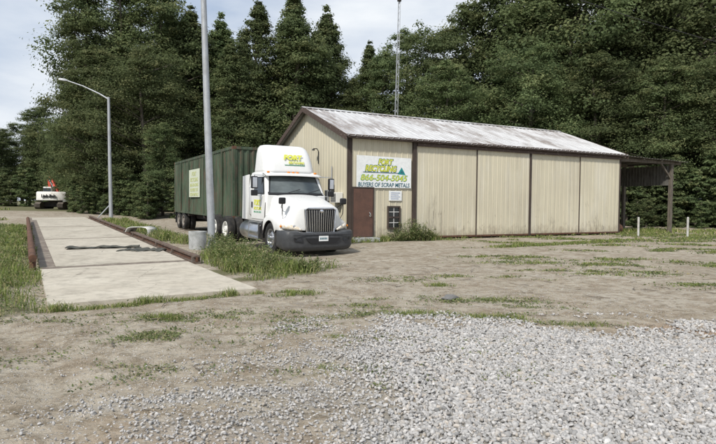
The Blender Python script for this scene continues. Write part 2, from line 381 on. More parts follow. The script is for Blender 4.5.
# ------------------------------------------------------------------ terrain function
def vnoise(x, y, seed=0):
    xi = np.floor(x).astype(np.int64); yi = np.floor(y).astype(np.int64); fx = x - xi; fy = y - yi
    fx = fx*fx*(3-2*fx); fy = fy*fy*(3-2*fy)
    def h(a, b):
        n = (a * 374761393 + b * 668265263 + seed * 982451653) & 0xffffffff
        n = ((n ^ (n >> 13)) * 1274126177) & 0xffffffff
        return ((n ^ (n >> 16)) & 0xffff) / 65535.0
    return (h(xi, yi)*(1-fx) + h(xi+1, yi)*fx)*(1-fy) + (h(xi, yi+1)*(1-fx) + h(xi+1, yi+1)*fx)*fy
def fbm(x, y, o=4, seed=0):
    s = 0; a = 0.5; t_ = 0
    for i in range(o): s = s + a*vnoise(x*2**i, y*2**i, seed+i); t_ += a; a *= 0.5
    return s / t_
def sstep(a, b, x):
    q = np.clip((x-a)/(b-a), 0, 1); return q*q*(3-2*q)
D0 = (-4.61, 8.0); DD = (-0.525, 0.851); DN = (0.851, 0.525)
def UV(u, v, z=0.0): return (D0[0] + DD[0]*v + DN[0]*u, D0[1] + DD[1]*v + DN[1]*u, z)
def toUV(x, y):
    dx, dy = x-D0[0], y-D0[1]; return dx*DN[0] + dy*DN[1], dx*DD[0] + dy*DD[1]
def gz0(x, y):
    x = np.asarray(x, float); y = np.asarray(y, float); u, v = toUV(x, y)
    w = 1 - sstep(3.7, 6.6, u)
    w = np.maximum(w, sstep(40, 52, y))
    return 0.016 * np.clip(y - 12, 0, 38) * w - 0.10*np.exp(-(((x+1.5)/3.0)**2 + ((y-17.5)/3.0)**2))
def gz(x, y):
    x = np.asarray(x, float); y = np.asarray(y, float); u, v = toUV(x, y)
    flat = sstep(-0.6, -0.1, u) * (1 - sstep(3.7, 4.3, u)) * sstep(-0.6, 0.0, v)
    n = (fbm(x*0.35, y*0.35, 3, 5) - 0.5) * 0.10 + (fbm(x*2.2, y*2.2, 3, 9) - 0.5) * 0.03
    near = 1 - sstep(14, 22, y)*0.8
    rut = 0
    for off, wd in ((0.0, 0.28), (1.9, 0.28)):      # shallow wheel ruts sweeping off the approach
        c = np.sqrt((x + 14.5)**2 + (y + 4.5)**2) - (15.0 + off); rut = rut - 0.035*np.exp(-(c/wd)**2)
    mound = 0.05 * np.exp(-(((x-4.5)/3.6)**2 + ((y-4.3)/2.2)**2)**2)
    return gz0(x, y) + (n*near + rut*(1-sstep(9, 13, y)) + mound) * (1-flat) - flat*0.03
def G(x, y): return float(gz(x, y))

# grass patches: (x, y, rx, ry, angle, height, density per m2)
B_A = (-0.37, 22.4); B_D = (0.890, 0.456); B_N = (-0.456, 0.890); B_ROT = math.atan2(0.456, 0.890)
def BW(t_, s_, z_=0.0): return (B_A[0] + B_D[0]*t_ + B_N[0]*s_, B_A[1] + B_D[1]*t_ + B_N[1]*s_, z_)
PATCH = []
def patch(x, y, rx, ry, a, h, d): PATCH.append((x, y, rx, ry, a, h, d))
patch(-2.6, 7.35, 0.48, 0.22, 0.1, 0.10, 1500)
for q in range(9):                                                    # ragged fringe along the front of the slab
    u = 0.1 + q*0.44; p = UV(u, -0.28 - 0.10*math.sin(q*1.7)); patch(p[0], p[1], 0.32, 0.13, 0.55, 0.085 + 0.06*(q % 3 == 0), 1500)
patch(-1.05, 9.4, 0.45, 0.28, 0.5, 0.10, 1100)
patch(-0.25, 6.35, 0.16, 0.10, 0, 0.06, 1800); patch(-0.3, 5.2, 0.16, 0.12, 0, 0.05, 900); patch(0.2, 4.6, 0.12, 0.1, 0, 0.05, 700)
patch(-0.1, 8.4, 0.45, 0.14, 0.1, 0.07, 1200); patch(-0.8, 6.9, 0.4, 0.12, 0.3, 0.05, 600)
patch(0.9, 7.75, 0.55, 0.16, -0.05, 0.08, 1300); patch(1.9, 7.55, 0.6, 0.17, -0.1, 0.09, 1400); patch(3.0, 7.2, 0.7, 0.12, -0.15, 0.07, 900)
patch(1.55, 10.6, 0.35, 0.16, 0, 0.09, 1000); patch(1.0, 9.2, 0.3, 0.12, 0.3, 0.07, 800)
patch(2.1, 12.0, 0.4, 0.2, 0, 0.08, 700)
pr = np.random.default_rng(12)
def scatter_patches(n, x0, x1, y0, y1, hmin, hmax, dens, thr=0.52, sc=0.45):
    k = 0
    while k < n:
        x = pr.uniform(x0, x1); y = pr.uniform(y0, y1)
        if fbm(np.array([x*sc+3]), np.array([y*sc*1.8]), 3, 17)[0] < thr: continue
        r = pr.uniform(0.15, 0.6); patch(x, y, r*1.6, r*0.5, pr.uniform(-.3, .5), pr.uniform(hmin, hmax), dens*pr.uniform(0.4, 1.2)); k += 1
scatter_patches(60, 3.5, 17, 17.5, 27, 0.05, 0.12, 330, 0.50)
scatter_patches(34, 3.5, 12, 13.2, 18.5, 0.04, 0.10, 380, 0.53)
scatter_patches(16, 0.5, 9, 9.2, 13.5, 0.03, 0.07, 450, 0.52)
scatter_patches(26, -2.6, 2.8, 4.6, 9.8, 0.02, 0.06, 420, 0.46, 1.2)
scatter_patches(12, -5, -1.5, 5.0, 7.6, 0.02, 0.05, 300, 0.5, 1.2)
for q in range(7): patch(5.6 + 0.8*q, 20.2 + 0.5*q, 0.9, 0.3, 0.4, 0.13, 420)
for q in range(10): patch(11 + 0.95*q, 23.5 + 0.5*q*0.8 + 0.9*math.sin(q*1.3), 1.1, 0.5, 0.2, 0.10, 130)
for q in range(8): patch(15 + 1.5*q, 28.5 + 1.2*math.sin(q*1.3), 1.6, 1.4, 0.2, 0.10, 70)
for q in range(8): patch(17 + 2.2*q, 33 + 2.0*math.sin(q*2.3), 2.4, 2.0, 0.2, 0.22, 60)
for q in range(24):                                                   # left of the scale: tall verge grass
    v = 0.1 + q*0.95; p = UV(-0.65 - 0.25*math.sin(q*1.1), v); patch(p[0], p[1], 0.7, 0.62, 2.1, 0.20 + 0.08*math.sin(q*2.2), 270)
    p = UV(-2.0 - 0.5*math.sin(q*0.7), v + 1.2); patch(p[0], p[1], 1.2, 0.8, 2.1, 0.24, 200)
for q in range(14):
    p = UV(-4.6, 8 + q*2.0); patch(p[0], p[1], 2.4, 1.5, 2.1, 0.34, 110)
for q in range(10):
    p = UV(-2.0 - 0.6*q, 31 + 1.5*(q % 3)); patch(p[0], p[1], 1.6, 0.8, 2.1, 0.22, 60)
for q in range(12): patch(-62 + 2.2*q, 52 + 2.5*math.sin(q*1.9), 2.2, 2.0, 0, 0.4, 40)
for q in range(20):                                                   # right of the guard rail
    p = UV(4.6 + 0.4*math.sin(q*1.7), 4.2 + q*1.35)
    if 5.5 < 4.2 + q*1.35 < 9.8: continue
    patch(p[0], p[1], 0.95, 0.75, 2.1, 0.27 + 0.12*math.sin(q*1.3), 210)
for (x, y, rx, ry, h_) in ((-3.0, 14.2, 1.1, 1.0, 0.58), (-2.3, 13.0, 1.0, 0.8, 0.55), (-3.2, 12.4, 0.8, 0.7, 0.42), (-1.6, 12.3, 0.8, 0.6, 0.40), (-2.3, 11.4, 0.8, 0.4, 0.26), (-1.0, 13.3, 0.55, 0.5, 0.36), (-3.9, 15.6, 0.8, 0.8, 0.5), (-3.7, 16.6, 0.5, 0.6, 0.55)):
    patch(x, y, rx, ry, 0.3, h_*0.72, 330)
for q in range(9):
    p = BW(0.2 + q*0.45, -0.35 - 0.2*math.sin(q)); patch(p[0], p[1], 0.42, 0.3, 0.5, 0.24 + 0.12*(q > 4), 520)
for q in range(12):
    p = BW(-0.6 - 0.2*q, -0.6 + 0.9*q*0.6); patch(p[0], p[1], 0.6, 0.5, 0.5, 0.3, 200)
for q in range(16):
    p = BW(5 + q*0.8, -0.14); patch(p[0], p[1], 0.4, 0.10, B_ROT, 0.10 + 0.05*math.sin(q*2), 300)
for q in range(12):
    p = BW(17 + (q % 4)*1.3, 0.5 + (q//4)*2.2); patch(p[0], p[1], 0.9, 0.9, B_ROT, 0.14, 70)
PATCH_A = np.array(PATCH)
def grassmask(x, y):
    m = np.zeros_like(x)
    for (cx, cy, rx, ry, a, h_, d_) in PATCH:
        sel = (np.abs(x-cx) < max(rx, ry)*1.7) & (np.abs(y-cy) < max(rx, ry)*1.7)
        if not sel.any(): continue
        dx, dy = x[sel]-cx, y[sel]-cy; ca, sa = math.cos(a), math.sin(a)
        r = ((dx*ca+dy*sa)/rx)**2 + ((-dx*sa+dy*ca)/ry)**2
        m[sel] = np.maximum(m[sel], np.exp(-r*1.2) * (min(1, d_/450 + 0.35) if h_ > 0.15 else 0.42))
    far = sstep(46, 54, y) * 0.8
    return np.maximum(m, far)
def gravelmask(x, y):
    # heap boundary: far edge runs from (-0.9, 5.9) by (0.6, 7.2) to (4, 5.9); thins out to the left
    yb = np.interp(x, [-3, -0.9, 0.5, 2.5, 4.2, 8, 14], [3.6, 5.6, 7.0, 6.75, 6.1, 5.2, 4.0]) + (fbm(x*1.3, y*0+2, 3, 31)-0.5)*0.9
    xl = np.interp(y, [0, 3.4, 4.6, 6, 7.5], [0.2, 0.2, 0.1, -0.1, 0.6]) + (fbm(x*0+5, y*1.6, 3, 33)-0.5)*1.2
    a = sstep(-0.35, 0.25, yb - y) * (0.10 + 0.90*sstep(-0.6, 0.7, x - xl))
    halo = (0.10+0.38*sstep(0.35, 0.6, fbm(x*1.6, y*1.6, 3, 55)))*sstep(-0.9, 0.5, yb - y)*sstep(-2.4, -0.6, x - xl)
    streak = 0.8*np.exp(-(((y - 4.25 - 0.28*(x+1.6))/0.20)**2)) * sstep(-2.6, -1.9, x)*(1-sstep(-0.4, 0.3, x)) * (0.3+fbm(x*4, y*4, 2, 3))
    patchy = 0.45*sstep(0.52, 0.70, fbm(x*1.1+3, y*1.1, 3, 77))*sstep(-4, -1, x)*(1-sstep(8, 10, y))
    return np.clip(np.maximum.reduce([a, halo, streak, patchy]), 0, 1)

def axis(lo, hi, c0, c1, fine, growth=1.09, mx_=40):
    a = list(np.arange(c0, c1, fine)); s = fine; v = c1
    while v < hi: a.append(v); s = min(s*growth, mx_); v += s
    a.append(hi); s = fine; v = c0 - fine
    while v > lo: a.insert(0, v); s = min(s*growth, mx_); v -= s
    a.insert(0, lo); return np.array(a)
xs = axis(-900, 900, -6, 8, 0.085); ys = axis(-300, 1300, 2.4, 13, 0.085)
XX, YY = np.meshgrid(xs, ys); ZZ = gz(XX, YY)
nx, ny = len(xs), len(ys)
idx = np.arange(nx*ny).reshape(ny, nx)
quads = np.stack([idx[:-1, :-1], idx[:-1, 1:], idx[1:, 1:], idx[1:, :-1]], -1).reshape(-1, 4)
ground = npmesh('ground', np.stack([XX, YY, ZZ], -1).reshape(-1, 3), [quads], 'ground', smooth=True)
ca_ = ground.data.color_attributes.new('cover', 'FLOAT_COLOR', 'POINT')
xf, yf = XX.ravel(), YY.ravel()
red = np.exp(-(((xf-4.4)/0.9)**2 + ((yf-6.9)/0.35)**2))*0.7 + 0.4*np.exp(-(((xf+1.0)/1.2)**2 + ((yf-3.2)/0.5)**2))
cc = np.stack([gravelmask(xf, yf), grassmask(xf, yf), np.clip(red, 0, 1), np.ones_like(xf)], -1)
ca_.data.foreach_set('color', cc.astype(np.float32).ravel())
tag(ground, 'packed tan dirt yard with gravel and weedy patches', 'ground', kind='structure')

# ------------------------------------------------------------------ the building
bz = 0.06
BH = 4.36; RUN = 4.56; RISE = 1.72; LEN = 16.6; BW_ = 9.12
bld = empty('metal_building', (B_A[0], B_A[1], bz), (0, 0, B_ROT), 'long low cream metal building with brown trim and a rust streaked tin roof', 'building')
def corr(x0, x1, z0, z1f, y=0.0, pitch=0.30, dep=0.020, face=-1, along='x'):
    """ribbed sheet, rib profile along x (or y), top height from z1f(pos)"""
    b = MB(); P0 = []; P1 = []; x = x0; pts = []
    k = 0
    while x < x1 - 1e-4:
        for fx, d in ((0.0, 0), (0.36, 0), (0.42, 1), (0.52, 1), (0.58, 0), (0.70, 0), (0.72, .35), (0.76, .35), (0.78, 0)):
            xx = x + fx*pitch
            if xx < x1: pts.append((xx, d*dep))
        x += pitch
    pts.append((x1, 0.0))
    for xx, d in pts:
        yy = y + face*d
        a = (xx, yy, z0) if along == 'x' else (yy, xx, z0); c = (xx, yy, z1f(xx)) if along == 'x' else (yy, xx, z1f(xx))
        P0.append(a); P1.append(c)
    return b.grid([P0, P1])
flat_top = lambda x: BH
gz_top = lambda s: BH + RISE * (1 - abs(s - RUN)/RUN)
corr(0, 3.1, 0, flat_top).build('front_wall', 'siding', bld)
corr(0, BW_, 0, gz_top, y=0.0, along='y').build('gable_wall', 'siding', bld)
corr(0, BW_, 0, gz_top, y=LEN, along='y', face=1).build('gable_wall', 'siding', bld)
corr(0, LEN, 0, flat_top, y=BW_, face=1).build('back_wall', 'siding', bld)
MB().box(3.1, LEN, 0.02, 0.06, 0, BH).build('front_wall', 'brown_trim', bld)
# sliding panels
edges = [3.24, 6.62, 9.98, 13.48, LEN - 0.03]
pls = ['wide sliding panel with dark scuffs near its foot', 'sliding panel with faint vertical streaks', 'sliding panel right of the middle post, grey at foot', 'last sliding panel, peeling spots near its foot']
for i in range(4):
    x0 = edges[i] + (0.05 if i == 2 else 0.015); x1 = edges[i+1] - (0.05 if i == 1 else 0.015)
    o = corr(x0, x1, 0.05 + 0.02*(i % 2), lambda x: BH - 0.28, y=-0.045 - 0.03*(i % 2), pitch=0.275, dep=0.012).build('sliding_panel', 'siding', bld)
    o['label'] = pls[i]
    MB().box(x0, x1, -0.06 - 0.03*(i % 2), -0.03 - 0.03*(i % 2), 0.02, 0.10).build('bottom_rail', 'rust', o)
# posts and trims
for i, (x0, x1, d) in enumerate(((-0.035, 0.10, 0.05), (3.06, 3.24, 0.12), (9.90, 10.02, 0.12), (13.46, 13.50, 0.09), (LEN-0.02, LEN+0.07, 0.09), (6.60, 6.64, 0.09))):
    MB().box(x0, x1, -d, 0.015, 0, BH-0.02).build('corner_trim' if i in (0, 4) else 'door_post', 'brown_trim', bld, bevel=0.006)
MB().box(-0.05, -0.03, 0.016, 0.14, 0, BH).build('corner_trim', 'brown_trim', bld)
MB().box(-0.05, -0.03, BW_-0.14, BW_, 0, BH).build('corner_trim', 'brown_trim', bld)
MB().box(3.24, LEN, -0.17, -0.10, BH-0.30, BH-0.16).build('door_track', 'fascia', bld)
MB().box(-0.30, LEN+0.30, -0.30, -0.27, BH-0.14, BH-0.005).build('fascia', 'fascia', bld)
MB().box(-0.28, LEN+0.28, -0.27, -0.02, BH-0.14, BH-0.11).build('soffit', 'brown_trim', bld)
# roof sheets, ribs run down the slope
def roofz(s): return BH + 0.06 + RISE/RUN*(min(s, BW_-s))
for side in (0, 1):
    s0, s1 = (-0.34, RUN) if side == 0 else (BW_+0.34, RUN)
    b = MB(); P = []; x = -0.32; prof = []
    while x < LEN + 0.32:
        for fx, d in ((0, 0), (0.34, 0), (0.40, .03), (0.52, .03), (0.58, 0)): prof.append((x + fx*0.3, d))
        x += 0.3
    for kk in range(7):
        s = s0 + (s1-s0)*kk/6; P.append([(xx, s, roofz(s) + d + 0.012*math.sin(xx*1.3+kk*1.1)*(0 < kk < 6)) for xx, d in prof])
    b.grid(P).build('roof', 'roof_tin', bld, solid=0.004)
MB().prism([(-0.36, RUN-0.22, roofz(RUN-0.22)+0.045), (-0.36, RUN, roofz(RUN)+0.06), (-0.36, RUN+0.22, roofz(RUN+0.22)+0.045), (-0.36, RUN, roofz(RUN)+0.035)], (LEN+0.72, 0, 0)).build('ridge_cap', 'roof_tin', bld)
for xr, xe in ((-0.335, -0.305), (LEN+0.31, LEN+0.34)):
    for s0, s1 in ((-0.34, RUN), (BW_+0.34, RUN)):
        MB().prism([(xr, s0, roofz(s0)-0.20), (xr, s1, roofz(s1)-0.20), (xr, s1, roofz(s1)+0.05), (xr, s0, roofz(s0)+0.05)], (0.03, 0, 0)).build('rake_trim', 'fascia', bld)
# entry door
MB().box(0.10, 0.15, -0.09, -0.02, 0.12, 2.22).box(1.08, 1.13, -0.09, -0.02, 0.12, 2.22).box(0.15, 1.08, -0.09, -0.02, 2.17, 2.22).build('door_frame', 'brown_trim', bld)
dr = MB().box(0.152, 1.078, -0.075, -0.035, 0.13, 2.168).build('door', 'brown_door', bld, bevel=0.004)
MB().tube([(0.95, -0.08, 1.02), (0.95, -0.13, 1.03), (0.92, -0.15, 1.10), (0.86, -0.14, 1.16)], 0.022, 8).lathe([(0.0, -0.088), (0.05, -0.086), (0.05, -0.076)], (0.95, 0, 1.02), 'y', 12).build('handle', 'chrome', dr, smooth=True)
MB().box(0.05, 1.18, -0.55, -0.03, -0.05, 0.11).build('door_step', 'bin_concrete', bld, bevel=0.01)
# window
wf = MB().box(1.80, 1.86, -0.09, -0.03, 0.45, 1.43).box(2.38, 2.44, -0.09, -0.03, 0.45, 1.43).box(1.86, 2.38, -0.09, -0.03, 1.37, 1.43).box(1.86, 2.38, -0.09, -0.03, 0.45, 0.51).box(1.86, 2.38, -0.085, -0.03, 0.91, 0.98)
wf = wf.build('window', 'brown_trim', bld)
MB().box(1.86, 2.38, -0.05, -0.035, 0.51, 1.37).build('pane', 'glass_dark', wf)
b = MB()
for (a, c) in ((0.98, 1.37), (0.51, 0.91)):
    b.box(2.11, 2.13, -0.066, -0.051, a, c); b.box(1.86, 2.11, -0.066, -0.051, (a+c)/2-0.012, (a+c)/2+0.012); b.box(2.13, 2.38, -0.066, -0.051, (a+c)/2-0.012, (a+c)/2+0.012)
b.build('glazing_bars', 'window_white', wf)
# light pipe on the gable
MB().tube([(-0.05, 3.2, 3.35), (-0.05, 3.2, 3.95), (-0.12, 3.2, 4.05), (-0.3, 3.2, 4.04)], 0.022, 8).lathe([(0.0, 4.05), (0.05, 4.03), (0.07, 3.96)], (-0.3, 3.2, 0), 'z', 12).build('wall_lamp', 'black_plastic', bld, smooth=True)
# open lean-to on the far end
LT = empty('lean_to_shed', (*BW(LEN, 0)[:2], bz), (0, 0, B_ROT), 'open lean-to with weathered wood posts at the far end of the cream building', 'shed')
b = MB(); prof = []; x = 0.08
while x < 5.75:
    for fx, d in ((0, 0), (0.3, 0), (0.4, .025), (0.55, .025), (0.65, 0)): prof.append((x + fx*0.25, d))
    x += 0.25
b.grid([[(xx, s, 4.26 - 0.02*xx + d + 0.012*math.sin(xx*2.1)) for xx, d in prof] for s in (-0.35, 2.0, 4.3, 6.5)]).build('roof', 'old_tin', LT, solid=0.004)
for s in (0.0, 3.1, 6.2):
    MB().box(4.52, 4.72, s-0.09, s+0.09, -0.1, 3.98).build('post', 'old_wood', LT, bevel=0.01)
    MB().box(0.1, 5.5, s-0.04, s+0.04, 3.99, 4.19 - 0.03).build('beam', 'old_wood', LT)
for i in range(4): MB().box(0.1+1.6*i, 0.2+1.6*i, -0.3, 6.4, 4.165-0.03*i, 4.225-0.03*i).build('purlin', 'old_wood', LT)
corr(0.05, 6.15, 2.75, lambda s: 3.92, y=4.48, along='y', pitch=0.2, dep=0.03).build('side_panel', 'old_tin', LT)
MB().prism([(4.58, 0.12, 3.1), (4.58, 0.22, 3.1), (4.58, 1.0, 3.9), (4.58, 0.88, 3.95)], (0.08, 0, 0)).build('brace', 'old_wood', LT)
MB().prism([(4.50, -0.05, 3.15), (4.50, -0.05, 3.28), (3.75, -0.05, 3.98), (3.62, -0.05, 3.98)], (0, 0.08, 0)).build('brace', 'old_wood', LT)

# signs and boxes fixed to the building
def on_wall(name, t_, z_, label, cat, s_=0.0, rot=0.0):
    p = BW(t_, s_); return empty(name, (p[0], p[1], bz+z_), (0, 0, B_ROT+rot), label, cat)
sg = on_wall('sign', 0.30, 2.18, 'big white sign with yellow and green lettering above the brown entry door', 'sign')
MB().prism([(0, -0.07, 0), (2.67, -0.07, 0.03), (2.67, -0.07, 1.33), (0, -0.07, 1.36)], (0, 0.03, 0)).build('board', 'sign_white', sg)
X_, Z_ = (1, 0, 0), (0, 0, 1)
def twoline(par, body, x, z, w, h, y=-0.073, front='letter_yellow', back='letter_outline', sh=0.25, xd=X_, zd=Z_, bold=0.03):
    o = text('lettering_outline', body, back, (x-0.02, y, z-0.02), xd, zd, w+0.05, h+0.045, par, sh, 0.006, bold+0.03)
    return text('lettering', body, front, (x, y-0.0065, z), xd, zd, w, h, par, sh, 0.006, bold)
twoline(sg, 'FORT', 1.02, 1.00, 0.72, 0.24); twoline(sg, 'RECYCLING', 0.40, 0.71, 1.52, 0.25)
MB().box(0.30, 2.05, -0.082, -0.071, 0.655, 0.68).build('underline', 'letter_navy', sg)
MB().prism([(1.98, -0.08, 0.63), (2.38, -0.08, 0.60), (2.18, -0.08, 0.92)], (0, 0.009, 0)).build('emblem', 'teal', sg)
MB().prism([(2.11, -0.086, 0.68), (2.27, -0.086, 0.67), (2.19, -0.086, 0.80)], (0, 0.005, 0)).build('emblem_centre', 'letter_navy', sg)
twoline(sg, '866-504-5045', 0.20, 0.33, 2.25, 0.23, front='letter_yellow', back='letter_green', sh=0.2, bold=0.0)
text('lettering', 'BUYERS OF SCRAP METALS', 'letter_navy', (0.07, -0.073, 0.06), X_, Z_, 2.52, 0.18, sg, 0.1, 0.006, 0.012)
ns = on_wall('notice', 1.87, 1.66, 'small white notice board above the window', 'notice')
MB().box(0, 0.64, -0.06, -0.035, 0, 0.42).build('board', 'sign_white', ns)
b = MB()
for r_ in range(4): b.box(0.09, 0.55 - 0.07*(r_ % 2), -0.066, -0.061, 0.32-0.085*r_, 0.35-0.085*r_)
b.build('print', 'blue_ink', ns)
# on the gable wall (faces the truck)
ac = on_wall('air_conditioner', 0, 1.55, 'white window air conditioner on the gable wall behind the truck nose', 'air conditioner', s_=0.55)
MB().box(-0.34, -0.03, 0.0, 0.62, 0.0, 0.44).build('case', 'dusty_white', ac, bevel=0.015)
b = MB()
for i in range(7): b.box(-0.352, -0.34, 0.05, 0.57, 0.05+0.05*i, 0.075+0.05*i)
b.build('louvre', 'bumper_grey', ac)
em = on_wall('electric_meter', 0, 1.95, 'grey electric meter box with conduit on the gable wall', 'meter', s_=1.45)
MB().box(-0.16, -0.03, 0, 0.3, 0, 0.42).build('box', 'bumper_grey', em, bevel=0.01)
MB().lathe([(0.0, -0.22), (0.08, -0.21), (0.09, -0.16)], (0, 0.15, 0.27), 'x', 16).build('dial', 'glass_dark', em, smooth=True)
MB().tube([(-0.08, 0.15, 0.42), (-0.08, 0.15, 1.2)], 0.025, 8).build('conduit', 'galvanised', em, smooth=True)
eb = on_wall('breaker_box', 0, 1.62, 'small grey breaker box below the meter on the gable wall', 'electrical box', s_=1.95)
MB().box(-0.14, -0.03, 0, 0.28, 0, 0.5).build('case', 'galvanised', eb, bevel=0.01); MB().box(-0.15, -0.14, 0.02, 0.26, 0.03, 0.47).build('lid', 'bumper_grey', eb)

# ------------------------------------------------------------------ truck scale and slab
def strip(u0, u1, v0, v1, h, thick, name, mat, parent=None, nv=None, nu=3, wob=0.0):
    nv = nv or max(2, int((v1-v0)/0.8)); b = MB()
    for top in (1, 0):
        P = []
        for i in range(nv+1):
            v = v0 + (v1-v0)*i/nv; row = []
            for j in range(nu+1):
                u = u0 + (u1-u0)*j/nu; x, y, _ = UV(u, v); row.append((x, y, float(gz0(x, y)) + h - (0 if top else thick)))
            P.append(row)
        b.grid(P)
    n = (nv+1)*(nu+1)
    for i in range(nv):
        for j, fl in ((0, 0), (nu, 1)):
            a = i*(nu+1)+j; c = (i+1)*(nu+1)+j; b.f.append((a, c, c+n, a+n))
    for j in range(nu):
        for i in (0, nv):
            a = i*(nu+1)+j; b.f.append((a, a+1, a+1+n, a+n))
    return b.build(name, mat, parent)
ap = strip(0, 3.28, 0, 4.83, 0.045, 0.3, 'approach_slab', 'approach_concrete')
tag(ap, 'pale concrete approach slab in front of the scale', 'slab', kind='structure')
sc_root = empty('truck_scale', UV(1.6, 20), (0, 0, 0), 'long concrete weighbridge deck with rusty side rails running away to the left', 'weighbridge')
inv = Matrix.Translation(sc_root.location).inverted()
def under(o, root=sc_root):
    o.data.transform(Matrix.Translation(root.location).inverted()); o.parent = root; return o
joints = [5.0, 13.6, 21.6, 29.6, 33.4]
for i in range(4):
    under(strip(0.32 if i < 3 else 0.1, 3.28, joints[i]+0.18, joints[i+1]-0.18, 0.05 - 0.004*(i % 2), 0.3, 'deck_slab', 'deck_concrete'))
for i, j in enumerate(joints):
    under(strip(0.0, 3.3, j-0.17, j+0.17, 0.036, 0.3, 'joint_plate', 'dark_plate', nv=1))
under(strip(0.0, 0.315, 5.07, 33.3, 0.042, 0.3, 'edge_plate', 'dark_plate'))
bm_ = MB()
P = [UV(-0.14, v) for v in np.linspace(5.1, 27, 12)]
under(MB().tube([(x, y, float(gz0(x, y))+0.27) for x, y, _ in P], 0.085, 10).build('pipe_rail', 'rust', None, smooth=True))
for v in np.arange(5.3, 27, 3.6):
    x, y, _ = UV(-0.14, v); under(MB().box(x-0.05, x+0.05, y-0.05, y+0.05, float(gz0(x, y))-0.1, float(gz0(x, y))+0.22).build('rail_post', 'rust', None))
under(strip(3.42, 3.58, 4.8, 32, 0.19, 0.045, 'guard_rail', 'rusty_rail'))
under(strip(3.47, 3.53, 4.8, 32, 0.145, 0.13, 'rail_web', 'rust'))
under(strip(3.40, 3.60, 4.8, 32, 0.03, 0.2, 'rail_foot', 'rusty_rail'))
for v in np.arange(4.9, 32, 2.3): under(strip(3.40, 3.60, v, v+0.09, 0.144, 0.25, 'rail_post', 'rusty_rail', nv=1))
# curled rubber mats
def mat_sheet(name, cu, cv, L_, Wd, ang, label, seed, lift):
    b = MB(); P = []; ca, sa = math.cos(ang), math.sin(ang)
    for i in range(25):
        row = []
        for j in range(7):
            a = (i/24-0.5)*L_; c = (j/6-0.5)*Wd*(1+0.25*math.sin(i*0.5+seed)+0.1*math.sin(i*1.7))
            u = cu + a*ca - c*sa; v = cv + a*sa + c*ca; x, y, _ = UV(u, v)
            zz = 0.062 + lift*(0.5+0.5*math.sin(i*0.55+seed*2))*(0.4+0.6*abs(j/6-0.3)) + 0.015*math.sin(i*1.3+j)
            row.append((x, y, float(gz0(x, y)) + zz))
        P.append(row)
    o = b.grid(P).build(name, 'rubber_mat', None, smooth='all', solid=0.022)
    return tag(o, label, 'rubber mat')
mat_sheet('rubber_mat', 1.80, 9.25, 2.1, 0.36, -0.16, 'long narrow curled dark rubber mat lying across the scale deck', 0.4, 0.05)
mat_sheet('rubber_mat', 2.78, 8.2, 1.25, 0.8, -0.5, 'wider ragged dark rubber mat on the deck beside the right rail', 1.9, 0.035)

# ------------------------------------------------------------------ poles, lamp, mast, bollards
px_, py_ = -4.95, 18.3; pz_ = G(px_, py_)
tp = empty('tall_pole', (px_, py_, pz_), (0, 0, 0), 'tall tapering galvanised pole rising out of view beside the truck', 'pole')
MB().tube([(0, 0, 0.0), (-0.35*0.5, 0, 5.0), (-0.35, 0, 10.6)], [0.130, 0.108, 0.085], 20).build('shaft', 'galvanised', tp, smooth=True)
MB().lathe([(0.0, 0.07), (0.21, 0.07), (0.23, 0.04), (0.23, -0.1)], axis='z', n=20).build('base_plate', 'galvanised', tp, smooth=True)
MB().lathe([(0.5, -0.15), (0.5, 0.03), (0.0, 0.03)], axis='z', n=24).build('footing', 'bin_concrete', tp)
cx, cy = -5.23, 17.6
cb = empty('concrete_bin', (cx, cy, G(cx, cy)), (0, 0, 0.3), 'squat round grey concrete bin at the foot of the tall pole', 'bin')
MB().lathe([(0.0, -0.1), (0.27, -0.1), (0.29, 0.55), (0.29, 0.59), (0.24, 0.59), (0.235, 0.50), (0.0, 0.50)], axis='z', n=28).build('shell', 'bin_concrete', cb, smooth=True)
# white bent sheet
wx, wy = -8.9, 22.2
wst = empty('metal_sheet', (wx, wy, G(wx, wy)), (0, 0, -0.35), 'pale bent sheet-metal cover lying in the weeds behind the guard rail', 'metal sheet')
prf = [(-0.62, 0.20), (-0.50, 0.36), (-0.30, 0.41), (0.20, 0.42), (0.44, 0.39), (0.53, 0.31), (0.56, 0.0)]
MB().grid([[(a, y, b_ + 0.02*math.sin(a*4+y*3)) for a, b_ in prf] for y in (-0.25, 0.0, 0.3)]).build('cover', 'bollard_paint', wst, smooth=True, solid=0.012)
MB().tube([(a, -0.255, b_) for a, b_ in prf], 0.014, 6).build('rim', 'window_white', wst, smooth=True)

# street lamp
lx, ly = -18.3, 40.0
sl = empty('street_lamp', (lx, ly, G(lx, ly)), (0, 0, 0), 'galvanised street lamp with long arm reaching left beside the scale', 'street lamp')
MB().tube([(0, 0, 0), (-0.07, 0, 4.5), (-0.12, 0, 9.0)], [0.14, 0.12, 0.095], 14).build('pole', 'galvanised', sl, smooth=True)
MB().tube([(-0.12, 0, 8.85), (-0.8, 0, 9.25), (-2.0, 0, 9.8), (-3.2, 0, 10.2)], [0.06, 0.055, 0.045, 0.04], 10).build('arm', 'galvanised', sl, smooth=True)
MB().loft([[(-3.1, -0.05, 10.15), (-3.1, 0.05, 10.15), (-3.1, 0.05, 10.24), (-3.1, -0.05, 10.24)], [(-3.3, -0.13, 10.15), (-3.3, 0.13, 10.15), (-3.3, 0.1, 10.32), (-3.3, -0.1, 10.32)], [(-3.75, -0.11, 10.22), (-3.75, 0.11, 10.22), (-3.75, 0.06, 10.36), (-3.75, -0.06, 10.36)]]).build('lamp_head', 'galvanised', sl, bevel=0.02)
MB().tube([(0.02, 0, 1.2), (-0.95, -0.2, 0.05)], 0.04, 8).build('brace', 'galvanised', sl)
